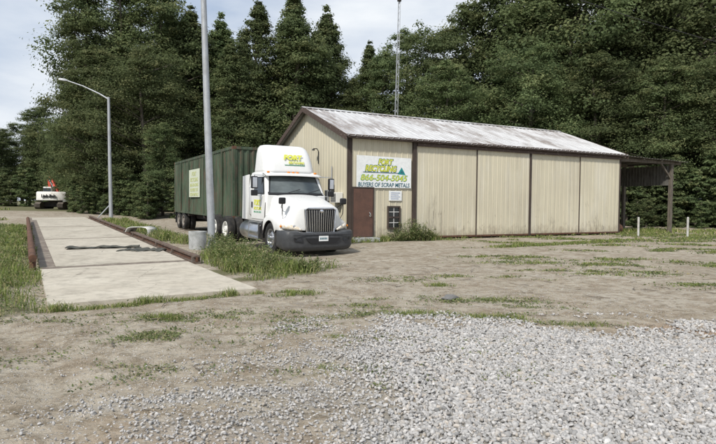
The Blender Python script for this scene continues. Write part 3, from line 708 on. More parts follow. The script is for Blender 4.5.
# lattice radio mast
mxx, myy = 2.33, 36.0
mt = empty('radio_mast', (mxx, myy, 0), (0, 0, 0.2), 'thin lattice radio mast standing behind the cream building', 'mast')
legs = [(math.cos(a), math.sin(a)) for a in (R(90), R(210), R(330))]
def mr(z): return 0.15 - 0.0045*z
def ml(z): return 0.018*z
for (a, c) in legs: MB().tube([(a*mr(z)+ml(z), c*mr(z), z) for z in (0, 7, 15.0)], 0.015, 6).build('leg', 'galvanised', mt)
b = MB(); z = 0.3; k = 0
while z < 14.8:
    for i in range(3):
        a, c = legs[i], legs[(i+1) % 3]
        if k % 2: a, c = c, a
        b.tube([(a[0]*mr(z)+ml(z), a[1]*mr(z), z), (c[0]*mr(z+.4)+ml(z+.4), c[1]*mr(z+.4), z+0.4)], 0.007, 4, False)
    z += 0.4; k += 1
b.build('lattice', 'galvanised', mt)
MB().tube([(ml(14.8), 0, 14.75), (ml(15.6), 0, 15.8)], 0.03, 8).lathe([(0, 14.9), (0.14, 14.92), (0.14, 15.12), (0, 15.14)], (ml(15), 0, 0), 'z', 12).build('antenna', 'frame_black', mt, smooth=True)
# bollards
for (x, y, h_, lb) in ((14.45, 27.8, 0.98, 'white pipe bollard nearest the lean-to opening'), (16.5, 27.0, 1.02, 'white pipe bollard farther right, out in the grass')):
    b = empty('bollard', (x, y, G(x, y)), (R(1.5), R(-1), 0), lb, 'bollard', 'white bollards in front of the lean-to')
    MB().tube([(0, 0, -0.1), (0, 0, h_)], 0.052, 14).build('post', 'bollard_paint', b, smooth=True)
    MB().lathe([(0.053, h_-0.01), (0.04, h_+0.02), (0.0, h_+0.03)], axis='z', n=14).build('cap', 'bollard_paint', b, smooth=True)
# overhead cable, crossing in front of the wood
cab = MB().tube([(X, 24.0, 10.5 - 0.29*(X-9.9) + 0.006*(X-9.9)*(X-15.9)) for X in range(0, 34, 3)], 0.014, 6).build('overhead_cable', 'black_plastic', None)
tag(cab, 'thin dark overhead cable sloping down across the trees at upper right', 'cable')
# rusty scraps at the lean-to
for i, (t_, s_, w_, h_, lb) in enumerate(((17.5, 0.9, 0.5, 0.35, 'rusty brown scrap drum lying just inside the lean-to'),)):
    p = BW(t_, s_); o = empty('scrap_drum', (p[0], p[1], 0.26), (0, R(90), 0.5), lb, 'drum')
    MB().lathe([(0, -0.42), (0.28, -0.42), (0.29, -0.40), (0.28, -0.14), (0.295, -0.12), (0.28, -0.1), (0.28, 0.12), (0.295, 0.14), (0.28, 0.16), (0.28, 0.42), (0, 0.42)], axis='z', n=22).build('shell', 'rust', o, smooth=True)
tw = MB(); trr = random.Random(4)
for i in range(90):
    x = trr.uniform(-3, 9); y = trr.uniform(4.5, 14); a = trr.uniform(0, PI); L = trr.uniform(0.08, 0.5)
    u_, v_ = toUV(x, y)
    if -0.1 < u_ < 3.7 and v_ > -0.1: continue
    P = [(x + L*(k/3-.5)*math.cos(a) + trr.uniform(-.02, .02), y + L*(k/3-.5)*math.sin(a) + trr.uniform(-.02, .02)) for k in range(4)]
    tw.tube([(p[0], p[1], G(*p) + 0.012 + trr.uniform(0, .02)) for p in P], [0.007, 0.006, 0.004, 0.002], 5)
tag(tw.build('twigs', 'bark', None), 'small dead twigs and straw lying about on the dirt', 'twigs', kind='stuff')
rk = bmesh.new(); bmesh.ops.create_icosphere(rk, subdivisions=2, radius=1)
for v in rk.verts: v.co *= 0.75 + 0.5*random.random()
me = bpy.data.meshes.new('rock'); rk.to_mesh(me); rk.free()
o = link('rock', me, 'stone', None, (1.55, 9.0, G(1.55, 9.0)+0.03), (0, 0, 0.4)); o.scale = (0.15, 0.09, 0.07)
tag(o, 'flat dark grey rock lying in the dirt just beyond the gravel edge', 'rock')

# ------------------------------------------------------------------ truck tractor (local x forward, y towards the building, z up)
T_H = (0.488, -0.873); T_N = (0.873, 0.488); T_YAW = math.atan2(-0.873, 0.488)
def TW(x, y): return (-3.955 + T_H[0]*x + T_N[0]*y, 22.2 + T_H[1]*x + T_N[1]*y)
zf_, zr_ = G(*TW(4.4, 0)), G(*TW(-0.7, 0)); tpitch = (zr_-zf_)/5.1
trk = empty('semi_truck', (*TW(0, 0), zr_ - 0.14*0 - tpitch*0.7), (0, tpitch, T_YAW), 'white day cab semi truck with roof fairing, chrome grille and dark bumper', 'truck')
trk.location.x -= 0.31; trk.location.y += 0.04; trk.scale = (1.05, 1.045, 1.045); trk.rotation_euler.z += R(2.2)
def rrect(x0, x1, hw, z, r=0.12, n=4):
    pts = []
    for cx, cy, a0 in ((x1-r, hw-r, 0), (x0+r, hw-r, 90), (x0+r, -hw+r, 180), (x1-r, -hw+r, 270)):
        for k in range(n+1):
            a = R(a0 + 90*k/n); pts.append((cx + r*math.cos(a), cy + r*math.sin(a), z))
    return pts
body = MB().loft([rrect(2.12, 3.86, 1.06, 0.98, .05), rrect(2.12, 3.88, 1.09, 1.04, .08), rrect(2.12, 3.88, 1.09, 1.84, .10), rrect(2.13, 3.82, 1.07, 1.90, .10),
                  rrect(2.15, 3.50, 0.99, 2.50, .10), rrect(2.18, 3.46, 0.965, 2.60, .12), rrect(2.28, 3.36, 0.88, 2.655, .16)]).build('cab', 'truck_white', trk, smooth=True)
# side extenders behind the cab
for s in (-1, 1):
    MB().loft([[(1.56, s*1.02, 0.99), (1.56, s*1.06, 0.99), (2.12, s*1.085, 0.99), (2.12, s*1.04, 0.99)], [(1.56, s*1.02, 2.5), (1.56, s*1.05, 2.5), (2.14, s*1.05, 2.55), (2.14, s*0.99, 2.55)]]).build('side_extender', 'truck_white', trk, bevel=0.01)
# windshield (slightly curved) and its black surround
def wsh(off, y_in, z0, z1, n=12):
    P = []
    for zz in (z0, z1):
        f = (zz-1.90)/0.60; row = []
        for k in range(n+1):
            q = -1 + 2*k/n; hw = (1.0 - 0.075*f) - y_in
            row.append((3.87 - 0.33*f + off - 0.10*q*q, q*hw, zz))
        P.append(row)
    return P
MB().grid(wsh(0.045, 0.0, 1.87, 2.53)).build('windshield_surround', 'black_plastic', trk, smooth='all')
MB().grid(wsh(0.055, 0.055, 1.94, 2.47)).build('windshield', 'windshield', trk, smooth='all')
for s in (-0.42, 0.30): MB().tube([(3.96, s, 1.92), (3.955, s+0.3, 2.0), (3.90, s+0.52, 2.06)], 0.012, 6).build('wiper', 'black_plastic', trk)
# sun visor + marker lamps
P = []
for xo, zz in ((3.42, 2.615), (3.60, 2.60), (3.80, 2.53), (3.80, 2.50), (3.56, 2.50)):
    P.append([(xo - 0.12*abs(q)**2.5, q*1.02, zz - 0.02*q*q) for q in np.linspace(-1, 1, 15)])
MB().grid(P).build('sun_visor', 'truck_white', trk, smooth=True, solid=0.012)
for q in (-0.86, -0.16, 0.0, 0.16, 0.86):
    MB().box(3.52-0.1*abs(q), 3.60-0.1*abs(q), q-0.04, q+0.04, 2.595, 2.645).build('marker_lamp', 'amber', trk, bevel=0.01)
# roof fairing
rings = []
for zz, x0, x1, hw, r in ((2.60, 2.16, 3.46, .97, .30), (2.70, 2.16, 3.45, .97, .32), (3.0, 2.17, 3.36, .95, .34), (3.3, 2.18, 3.20, .925, .34), (3.48, 2.2, 3.04, .89, .34), (3.57, 2.24, 2.90, .82, .30), (3.60, 2.3, 2.74, .70, .2)):
    rings.append(rrect(x0, x1, hw*0.95, zz if zz < 2.65 else 2.6+(zz-2.6)*0.97, r, 7))
fr = MB().loft(rings).build('roof_fairing', 'truck_white', trk, smooth='all')
# lettering on the leaning fairing front
fx_ = Vector((-0.42, 0, 0.907)).normalized(); nrm = Vector((0.907, 0, 0.42))
def fpt(y, z): return (3.45 - (z-2.70)*0.36 - max(0, z-3.1)*0.22 + 0.045, y, z)
text('lettering', 'FORT', 'letter_yellow', fpt(-0.26, 3.05), (0, 1, 0), (-0.40, 0, 0.916), 0.70, 0.19, fr, 0.2, 0.012, 0.05)
text('lettering', 'RECYCLING', 'letter_yellow', fpt(-0.10, 2.92), (0, 1, 0), (-0.36, 0, 0.93), 0.58, 0.09, fr, 0.2, 0.010, 0.03)
MB().box(3.395, 3.415, -0.24, 0.5, 2.865, 2.885).build('underline', 'letter_green', fr)
# doors
for s in (-1, 1):
    yy = s*1.09
    d = MB().prism([(2.62, yy, 1.06), (3.74, yy, 1.06), (3.78, yy, 1.50), (3.78, yy, 1.86), (2.62, yy, 1.86)], (0, s*0.018, 0)).build('door', 'truck_white', trk, bevel=0.006)
    def sy(z): return s*(1.09 - 0.10*(z-1.84)/0.66 - 0.0) if z > 1.84 else yy
    def fr4(x0, x1, z0, z1, o=0.012, lean=0.0):
        return [(x0, sy(z0)+s*o, z0), (x1, sy(z0)+s*o, z0), (x1-lean, sy(z1)+s*o, z1), (x0, sy(z1)+s*o, z1)]
    MB().prism(fr4(2.74, 3.72, 1.885, 2.46, -0.002, 0.26), (0, s*0.012, 0)).build('window_frame', 'black_plastic', d)
    MB().prism(fr4(2.79, 3.66, 1.925, 2.42, 0.012, 0.235), (0, s*0.006, 0)).build('window', 'glass_dark', d)
    MB().box(3.40, 3.43, min(sy(2.2)+s*0.02, sy(2.2)-s*0.01), max(sy(2.2)+s*0.02, sy(2.2)-s*0.01), 1.9, 2.44).build('vent_bar', 'black_plastic', d)
    MB().box(2.68, 2.74, min(yy+s*.02, yy+s*.05), max(yy+s*.02, yy+s*.05), 1.42, 1.62).build('handle', 'black_plastic', d, bevel=0.008)
    MB().tube([(2.56, s*1.10, 1.15), (2.56, s*1.15, 1.2), (2.56, s*1.15, 2.1), (2.56, s*1.05, 2.15)], 0.016, 8).build('grab_bar', 'chrome', trk, smooth=True)
    # logo on the door
    xo, xd = (2.86, (1, 0, 0)) if s < 0 else (3.56, (-1, 0, 0))
    text('lettering', 'FORT', 'letter_yellow', (xo, yy+s*0.019, 1.50), xd, Z_, 0.60, 0.20, d, 0.15, 0.006, 0.05)
    text('lettering', 'RECYCLING', 'letter_yellow', (xo, yy+s*0.019, 1.36), xd, Z_, 0.68, 0.10, d, 0.15, 0.006, 0.03)
    text('lettering', '866-504-5045', 'letter_green', (xo, yy+s*0.019, 1.26), xd, Z_, 0.66, 0.06, d, 0.0, 0.005, 0.0)
    # main mirror pair on its bracket
    mroot = MB().tube([(3.62, s*1.07, 1.82), (3.66, s*1.38, 1.84), (3.66, s*1.40, 2.5), (3.5, s*1.03, 2.5)], 0.016, 8).build('mirror', 'chrome', trk, smooth=True)
    MB().box(3.60, 3.70, min(s*1.29, s*1.51), max(s*1.29, s*1.51), 2.06, 2.46).build('shell', 'black_plastic', mroot, bevel=0.03)
    MB().box(3.60, 3.70, min(s*1.29, s*1.51), max(s*1.29, s*1.51), 1.83, 2.02).build('shell', 'black_plastic', mroot, bevel=0.03)
    MB().box(3.702, 3.712, min(s*1.325, s*1.475), max(s*1.325, s*1.475), 2.10, 2.42).build('cover', 'chrome', mroot)
    # hood mirror on its stalk
    hm = MB().tube([(5.02, s*0.98, 1.08), (5.10, s*1.05, 1.30), (5.12, s*1.06, 1.62)], 0.014, 8).tube([(4.55, s*0.80, 1.42), (4.85, s*0.98, 1.50), (5.11, s*1.06, 1.62)], 0.012, 8).build('hood_mirror', 'black_plastic', trk, smooth=True)
    MB().box(5.05, 5.16, min(s*0.95, s*1.17), max(s*0.95, s*1.17), 1.60, 1.80).build('shell', 'black_plastic', hm, bevel=0.04)
    MB().lathe([(0.0, 0.02), (0.05, 0.015), (0.06, -0.03)], (5.02, s*0.98, 1.075), 'z', 12).build('foot', 'black_plastic', hm, smooth=True)
# hood and fenders in one shell
NX, = (18,)
def prof(x):
    s = min(max((x-3.82)/1.72, 0), 1)
    zc = 1.90 - 0.33*s**1.3 ; yh = 0.90 - 0.17*s
    zfd = 1.17 + 0.15*math.exp(-((x-4.55)/0.55)**2) - 0.10*max(0, s-0.6)/0.4
    dx = x - 4.4
    ze = 0.47 + math.sqrt(max(0, 0.60**2-dx*dx)) if abs(dx) < 0.60 else (0.62 if dx < 0 else 0.80)
    ze = min(ze, 1.07)
    cp = [(0, zc), (0.3*yh, zc-0.005), (0.62*yh, zc-0.022), (0.86*yh, zc-0.055), (yh, zc-0.13), (yh+0.03, zc-0.13-0.45*(zc-0.13-zfd)), (yh+0.08, zfd+0.045), (yh+0.2, zfd+0.01), (0.5*(yh+0.2)+0.53, zfd-0.005), (1.075, zfd-0.035), (1.14, zfd-0.10), (1.172, zfd-0.19), (1.177, min(zfd-0.21, 0.5*(zfd-0.2+ze))), (1.177, min(ze, zfd-0.23))]
    cp[8] = (0.5*(cp[7][0]+cp[9][0]), zfd-0.006)
    return cp
P = []
for i in range(NX+1):
    x = 3.82 + 1.72*i/NX; s = i/NX; cp = prof(x)
    row = [(x, y, z) for y, z in cp]
    full = [(a - 0.40*(b/1.2)**2.2*s*s + (0.0), -b, c) for a, b, c in row[::-1]] + [(a - 0.40*(b/1.2)**2.2*s*s, b, c) for a, b, c in row[1:]]
    P.append(full)
last = P[-1]
for k, f in ((1, 0.05), (2, 0.35), (3, 0.7), (4, 1.0)):
    P.append([(a + 0.055*math.sin(PI/2*min(1, f*1.6)), b*(1-0.012*k), c + (0.79-c)*f if c > 0.79 else c) for a, b, c in last])
MB().grid(P).build('hood', 'truck_white', trk, sub=1, solid=0.01)
# black wheel-arch liners
for s in (-1, 1):
    P = [[(4.4 + 0.585*math.cos(a), s*yy, 0.47 + 0.585*math.sin(a)) for a in np.linspace(0, PI, 14)] for yy in (0.62, 1.165)]
    MB().grid(P).build('arch_liner', 'black_plastic', trk, smooth='all')
MB().box(3.9, 5.15, -0.5, 0.5, 0.5, 1.40).build('engine_bay', 'frame_black', trk)
MB().box(3.80, 3.865, -1.0, 1.0, 1.80, 1.895).build('cowl', 'black_plastic', trk)
for s in (-1, 1): MB().tube([(3.81, s*1.10, 1.0), (3.82, s*1.10, 1.3), (3.825, s*1.085, 1.6), (3.83, s*0.98, 1.80)], 0.010, 6).build('hood_seam', 'black_plastic', trk)
# grille
def gx(y): return 5.622 - 0.40*(abs(y)/1.2)**2.2
def gpt(y, z, o=0.0): return (gx(y) + o, y, z)
gs_ = MB()
outer = []
def grw(z): return 0.475 + 0.055*((z-0.76)/0.70)          # half width
zz0, zz1 = 0.76, 1.46
for z in (zz0, (zz0+zz1)/2, zz1):
    outer.append([gpt(q*grw(z), z, 0.0) for q in np.linspace(-1, 1, 11)])
grl = MB().grid(outer).build('grille', 'black_plastic', trk, smooth='all')
b = MB()
for k in range(13):
    q = -1 + 2*(k+0.5)/13; pts = [gpt(q*grw(z)*0.97, z, 0.022) for z in (zz0+0.02, zz0+0.3, zz1-0.03)]
    b.tube(pts, 0.0135, 6)
b.build('grille_bars', 'chrome', grl, smooth=True)
rim_ = [gpt(-grw(zz0), zz0, .02)] + [gpt(q*grw(zz0), zz0-0.01, .02) for q in (-.5, 0, .5)] + [gpt(grw(zz0), zz0, .02)] + [gpt(grw(1.1), 1.1, .02), gpt(grw(zz1), zz1-0.02, .02)] + [gpt(q*grw(zz1), zz1+0.025, .02) for q in (.8, .4, 0, -.4, -.8)] + [gpt(-grw(zz1), zz1-0.02, .02), gpt(-grw(1.1), 1.1, .02), gpt(-grw(zz0), zz0, .02)]
MB().tube(rim_, 0.022, 8, False).build('grille_surround', 'chrome', grl, smooth=True)
MB().lathe([(0.0, 5.69), (0.04, 5.685), (0.055, 5.67), (0.055, 5.64)], (0, 0, 1.40), 'x', 14).build('badge', 'chrome', grl, smooth=True)
# headlamps wrap round the corner
for s in (-1, 1):
    P = []
    for f in np.linspace(0, 1, 9):
        y = 0.60 + 0.545*f; base = 5.60 - 0.40*(y/1.2)**2.2 - 0.10*f**6
        zt = 0.865 + 0.185*f**0.75; zb = 0.80 + 0.05*f*f
        P.append([(base+0.035-0.0*f, s*y, zb), (base+0.05, s*y, (zt+zb)/2), (base+0.02, s*y, zt)])
    hl = MB().grid(P).build('headlight', 'headlamp', trk, smooth='all', solid=0.01)
    MB().lathe([(0.0, 0.012), (0.045, 0.01), (0.055, -0.01)], (5.455, s*0.80, 0.925), 'x', 14).build('bulb_ring', 'chrome', hl, smooth=True)
    MB().box(5.20, 5.24, min(s*1.13, s*1.178), max(s*1.13, s*1.178), 0.90, 0.96).build('turn_lamp', 'amber', hl, bevel=0.008)
# bumper
def bp(q, o):           # plan curve q in -1..1
    a = abs(q); y = 1.185*math.sin(min(a*1.18, 1)*PI/2) if a < 0.85 else 1.185
    x = 5.80 - 0.40*min(1, a/0.85)**3.2 if a <= 0.85 else 5.40 - (a-0.85)/0.15*0.42
    return (x - o, (y - o*0.4*(a > 0.3))*(1 if q >= 0 else -1))
P = []
for z, o in ((0.20, 0.26), (0.20, 0.14), (0.26, 0.06), (0.36, 0.015), (0.46, 0.03), (0.56, 0.0), (0.68, 0.0), (0.785, 0.02), (0.81, 0.05), (0.815, 0.22)):
    row = []
    for q in np.linspace(-1, 1, 49):
        lo = max(0, (0.6-z)/0.4); up_ = max(0, (z-0.6)/0.2)
        zz = z + 0.10*abs(q)**4*lo - 0.045*max(0, 1-(abs(q)/0.42)**6)*up_
        row.append((*bp(q, o + 0.05*abs(q)**4*lo), zz))
    P.append(row)
bmp = MB().grid(P).build('bumper', 'bumper_grey', trk, smooth=True, solid=0.006)
MB().prism([(5.803, -0.60, 0.60), (5.803, -0.42, 0.44), (5.803, 0.42, 0.44), (5.803, 0.60, 0.60)], (0.006, 0, 0)).build('air_intake', 'black_plastic', bmp)
for s in (-1, 1):
    MB().prism([(5.775, s*0.66, 0.60), (5.72, s*0.95, 0.62), (5.725, s*0.93, 0.52), (5.785, s*0.70, 0.50)], (0.012, s*0.006, 0)).build('fog_slot', 'black_plastic', bmp)
MB().box(5.795, 5.815, -1.0, 1.0, 0.685, 0.70).build('groove', 'black_plastic', bmp)
lp = MB().box(5.812, 5.82, -0.16, 0.16, 0.505, 0.665).build('licence_plate', 'sign_white', bmp, bevel=0.003)
b = MB()
for k in range(6): b.box(5.8205, 5.823, -0.125+0.042*k, -0.098+0.042*k, 0.555, 0.615)
b.build('plate_marks', 'letter_navy', lp)
# chassis, tank, steps
for s in (-1, 1): MB().box(-2.1, 5.2, s*0.43-0.045, s*0.43+0.045, 0.72, 0.96).build('frame_rail', 'frame_black', trk)
for x in (-1.9, -0.69, 1.2): MB().box(x-0.05, x+0.05, -0.38, 0.38, 0.76, 0.92).build('cross_member', 'frame_black', trk)
MB().lathe([(0.0, 1.03), (0.48, 1.03), (0.5, 1.0), (0.5, 0.97), (0, 0.97)], (-0.65, 0, 0), 'z', 24).build('fifth_wheel', 'frame_black', trk)
for s in (-1, 1):
    tk = MB().lathe([(0.0, 1.55), (0.28, 1.56), (0.31, 1.60), (0.31, 3.25), (0.28, 3.29), (0, 3.30)], (0, s*0.86, 0.62), 'x', 28).build('fuel_tank', 'aluminium', trk, smooth=True)
    MB().box(2.35, 3.6, min(s*0.62, s*1.10), max(s*0.62, s*1.10), 0.925, 0.965).box(2.45, 3.5, min(s*1.05, s*1.2), max(s*1.05, s*1.2), 0.40, 0.44).box(2.5, 2.54, min(s*1.12, s*1.18), max(s*1.12, s*1.18), 0.44, 0.93).box(3.42, 3.46, min(s*1.12, s*1.18), max(s*1.12, s*1.18), 0.44, 0.93).build('step', 'aluminium', trk)
    MB().box(3.52, 3.86, min(s*0.7, s*1.1), max(s*0.7, s*1.1), 0.55, 1.0).build('kick_panel', 'frame_black', trk, bevel=0.02)
# wheels
TYRE = [(0.30, -0.11), (0.34, -0.135), (0.43, -0.145), (0.485, -0.13), (0.505, -0.10), (0.508, -0.035), (0.495, -0.03), (0.495, -0.02), (0.508, -0.015), (0.508, 0.015), (0.495, 0.02), (0.495, 0.03), (0.508, 0.035), (0.505, 0.10), (0.485, 0.13), (0.43, 0.145), (0.34, 0.135), (0.30, 0.11)]
def wheel(parent, x, y, s, dual=False, front=False, mat='dusty_white', z=0.505):
    w = empty('wheel', (x, y, z), (0, 0, 0 if s > 0 else PI), parent=parent)
    for o in ((0, -0.33) if dual else (0,)): MB().lathe([(r, h+o) for r, h in TYRE], n=40, closed=True).build('tyre', 'tyre_rubber', w, smooth=True)
    if front:
        rr = MB().lathe([(0.305, 0.10), (0.30, 0.135), (0.275, 0.13), (0.262, 0.06), (0.20, 0.085), (0.13, 0.095), (0.12, 0.10), (0.11, 0.19), (0.05, 0.20), (0, 0.20)], n=40).build('rim', mat, w, smooth=True)
    else:
        rr = MB().lathe([(0.305, 0.10), (0.30, 0.135), (0.275, 0.125), (0.255, -0.02), (0.20, -0.05), (0.14, -0.05), (0.13, 0.04), (0.12, 0.13), (0.05, 0.14), (0, 0.14)], n=40).build('rim', mat, w, smooth=True)
    b = MB()
    for k in range(10):
        a = 2*PI*k/10; h = 0.088 if front else -0.038
        b.lathe([(0.0, h), (0.030, h-0.002), (0.034, h-0.02)], (0.218*math.cos(a), 0, 0.218*math.sin(a)), 'y', 8)
    b.build('hand_holes', 'black_plastic', w)
    b = MB()
    for k in range(10):
        a = 2*PI*(k+.5)/10; h = 0.095 if front else -0.045
        b.lathe([(0.012, h), (0.012, h+0.03), (0, h+0.03)], (0.155*math.cos(a), 0, 0.155*math.sin(a)), 'y', 6)
    b.build('wheel_nuts', 'chrome', w)
    MB().lathe([(0.28, -0.12), (0.16, -0.1), (0.0, -0.1)], n=20).build('drum', 'frame_black', w)
    return w
for s in (-1, 1):
    wheel(trk, 4.4, s*1.0, s, front=True, mat='aluminium')
    for x in (-1.37, 0.0): wheel(trk, x, s*1.06, s, dual=True)
for x in (-1.37, 0.0, 4.4): MB().tube([(x, -0.8, 0.5), (x, 0.8, 0.5)], 0.07, 8).build('axle', 'frame_black', trk)
for s in (-1, 1):
    MB().box(-2.12, -2.10, min(s*0.75, s*1.2), max(s*0.75, s*1.2), 0.25, 0.95).build('mud_flap', 'black_plastic', trk)

# ------------------------------------------------------------------ trailer chassis and container
def trlocal():
    z0, z1 = G(*TW(-0.6, 0)), G(*TW(-10.5, 0)); p = (z1-z0)/9.9
    return z0, p
z0_, tp_ = trlocal(); tp_ += 0.006
trl = empty('container_trailer', (*TW(0, 0), z0_ - tp_*0.6), (0, tp_, T_YAW), 'dark skeletal trailer chassis with dual wheels under the green container', 'trailer')
for s in (-1, 1):
    MB().box(-12.1, -0.2, s*0.5-0.06, s*0.5+0.06, 0.62, 0.80).build('frame_rail', 'frame_black', trl)
for x in (-12.1, -8.5, -5, -2.6, -0.3): MB().box(x, x+0.14, -1.2, 1.2, 0.80, 0.915).build('bolster', 'frame_black', trl)
MB().box(-12.22, -12.1, -1.2, 1.2, 0.50, 0.62).build('rear_guard', 'frame_black', trl)
for s in (-1, 1):
    MB().box(-2.95, -2.82, s*0.75-0.06, s*0.75+0.06, 0.25, 0.95).box(-3.0, -2.76, s*0.75-0.12, s*0.75+0.12, 0.22, 0.25).build('landing_leg', 'frame_black', trl)
    for x in (-11.1, -9.75): wheel(trl, x, s*1.06, s, dual=True, z=0.5, mat='dirty_rim')
    MB().box(-11.95, -11.93, min(s*0.75, s*1.2), max(s*0.75, s*1.2), 0.3, 0.95).build('mud_flap', 'black_plastic', trl)
for x in (-11.1, -9.75): MB().tube([(x, -0.8, 0.5), (x, 0.8, 0.5)], 0.07, 8).build('axle', 'frame_black', trl)
cz = 0.92
ct = empty('shipping_container', (*TW(0, 0), z0_ - tp_*0.6), (0, tp_, T_YAW), 'long weathered dark green shipping container with a pale banner on its side', 'container')
CL, CH, CWd = 12.19, 2.92, 1.22
b = MB()
for x in (-CL, -0.16):
    for s in (-1, 1): b.box(x, x+0.16, min(s*CWd, s*(CWd-0.12)), max(s*CWd, s*(CWd-0.12)), cz+0.12, cz+CH-0.12)
b.build('corner_post', 'container_green', ct, bevel=0.006)
b = MB()
for s in (-1, 1):
    for z in (cz, cz+CH-0.12): b.box(-CL+0.16, -0.16, min(s*CWd, s*(CWd-0.06)), max(s*CWd, s*(CWd-0.06)), z+0.0, z+0.12)
for x in (-CL, -0.10):
    for z in (cz+0.02, cz+CH-0.12): b.box(x, x+0.10, -CWd+0.12, CWd-0.12, z, z+0.11)
b.build('rail', 'container_green', ct, bevel=0.005)
b = MB()
for x in (-CL, -0.17):
    for s in (-1, 1):
        for z in (cz, cz+CH-0.12): b.box(x-0.004, x+0.174, min(s*(CWd+.004), s*(CWd-0.16)), max(s*(CWd+.004), s*(CWd-0.16)), z-0.003, z+0.121)
b.build('corner_casting', 'rust', ct, bevel=0.008)
def ctcorr(x0, x1, y, s, name, along='x', pitch=0.28, dep=0.036):
    pts = []; x = x0
    while x < x1:
        for f, d in ((0, 0), (0.26, 0), (0.5, 1), (0.76, 1)):
            if x+f*pitch < x1: pts.append((x+f*pitch, d*dep))
        x += pitch
    pts.append((x1, 0)); rows = []
    for z in (cz+0.12, cz+0.9, cz+1.7, cz+CH-0.12):
        bow = 0.03*math.sin((z-cz)/CH*PI)
        if along == 'x': rows.append([(a, s*(y-d + bow*math.sin(a*0.9)), z) for a, d in pts])
        else: rows.append([(s*(y-d)+(0 if s > 0 else 0), a, z) for a, d in pts])
    return MB().grid(rows).build(name, 'container_green', ct)
for s in (-1, 1): ctcorr(-CL+0.16, -0.16, CWd-0.015, s, 'side_panel')
pts_front = ctcorr(-CWd+0.12, CWd-0.12, -0.02, 1, 'front_panel', along='y', pitch=0.24, dep=0.045)
MB().box(-CL+0.02, -CL+0.06, -CWd+0.12, CWd-0.12, cz+0.12, cz+CH-0.12).build('end_door', 'container_green', ct)
MB().box(-CL+0.1, -0.1, -CWd+0.06, CWd-0.06, cz+CH-0.05, cz+CH-0.02).build('top_panel', 'container_green', ct)
MB().box(-CL+0.1, -0.1, -CWd+0.06, CWd-0.06, cz+0.03, cz+0.06).build('floor_panel', 'frame_black', ct)
for x in (-10.3, -8.25, -4.9, -3.2, -1.7): MB().box(x, x+0.14, -CWd-0.03, -CWd+0.02, cz+0.12, cz+CH-0.12).build('stake', 'container_green', ct)
bn = empty('banner', (*TW(0, 0), z0_ - tp_*0.6), (0, tp_, T_YAW), 'pale rectangular banner with faded yellow green lettering on the container side', 'banner')
yb_ = -CWd-0.045
MB().box(-7.85, -5.5, yb_-0.01, yb_+0.01, 1.80, 3.20).build('sheet', 'sign_pale', bn)
for i, (tx, z, h_, m_, x0, w_) in enumerate((('FORT', 2.86, 0.22, 'faded_yellow', -7.15, 0.95), ('RECYCLING', 2.58, 0.20, 'faded_yellow', -7.5, 1.65), ('866-504-5045', 2.33, 0.17, 'faded_yellow', -7.6, 1.85), ('BUYERS OF', 2.08, 0.17, 'faded_yellow', -7.5, 1.65), ('SCRAP METALS', 1.85, 0.16, 'faded_yellow', -7.6, 1.85))):
    text('lettering', tx, m_, (x0, yb_-0.011, z), X_, Z_, w_, h_, bn, 0.0, 0.005, 0.02)

# ------------------------------------------------------------------ excavator far off
ex, ey = -33.6, 60.0
EX = empty('excavator', (ex, ey, G(ex, ey)), (0, 0, R(8)), 'white and red tracked excavator seen from behind at the far end of the road', 'excavator')
for s in (-1, 1):
    tr = MB().loft([[( s*1.15 + dx, y, z) for y, z in ((-1.9, 0.35), (-1.6, 0.08), (1.6, 0.08), (1.9, 0.35), (1.9, 0.6), (1.6, 0.84), (-1.6, 0.84), (-1.9, 0.6))] for dx in (-0.3, 0.3)]).build('track', 'digger_track', EX, bevel=0.05)
    b = MB()
    for k in range(14): b.box(s*1.15-0.31, s*1.15+0.31, -1.55+0.235*k, -1.47+0.235*k, 0.83, 0.87)
    for k in range(3): b.box(s*1.15-0.31, s*1.15+0.31, -1.93, -1.88, 0.3+0.15*k, 0.36+0.15*k)
    b.build('track_shoes', 'digger_track', tr)
MB().box(-0.85, 0.85, -0.9, 0.9, 0.35, 0.9).lathe([(0.7, 0.85), (0.7, 1.02)], axis='z', n=20).build('undercarriage', 'frame_black', EX)
b = MB(); P = []
for z, o in ((1.0, 0.08), (1.06, 0.0), (1.85, 0.0), (1.98, 0.1)):
    P.append([(q*(1.5-o*0.6), -1.75 + 0.55*abs(q)**3 + o, z) for q in np.linspace(-1, 1, 13)] + [(1.5-o*0.6, 0.6, z), (-1.5+o*0.6, 0.6, z)])
cw = b.loft(P).build('counterweight', 'digger_white', EX, smooth=True)
text('lettering', 'Link-Belt', 'letter_black', (-0.72, -1.80, 1.32), X_, Z_, 1.45, 0.36, cw, 0, 0.05, 0.04)
MB().box(-1.45, 1.45, -1.2, 1.4, 1.0, 1.7).build('engine_housing', 'digger_white', EX, bevel=0.05)
cb_ = MB().loft([[(-1.45, 0.3, 1.0), (-0.55, 0.3, 1.0), (-0.55, 1.9, 1.0), (-1.45, 1.9, 1.0)], [(-1.42, 0.35, 2.55), (-0.58, 0.35, 2.55), (-0.58, 1.6, 2.55), (-1.42, 1.6, 2.55)]]).build('operator_cab', 'digger_white', EX, bevel=0.04)
MB().box(-1.38, -0.62, 0.27, 0.32, 1.75, 2.4).build('window', 'glass_dark', cb_)
bmw = MB().prism([(0.15, 0.8, 1.5), (-1.25, 2.2, 3.55), (-1.55, 2.3, 3.75), (-1.75, 2.3, 3.45), (-1.2, 2.2, 3.05), (-0.35, 0.8, 1.5)], (0, 0.5, 0)).build('boom', 'digger_red', EX, bevel=0.03)
MB().prism([(-1.75, 2.2, 3.75), (-1.35, 2.2, 3.75), (-1.35, 2.2, 2.4), (-1.60, 2.2, 2.3)], (0, 0.4, 0)).build('stick', 'digger_red', EX, bevel=0.03)
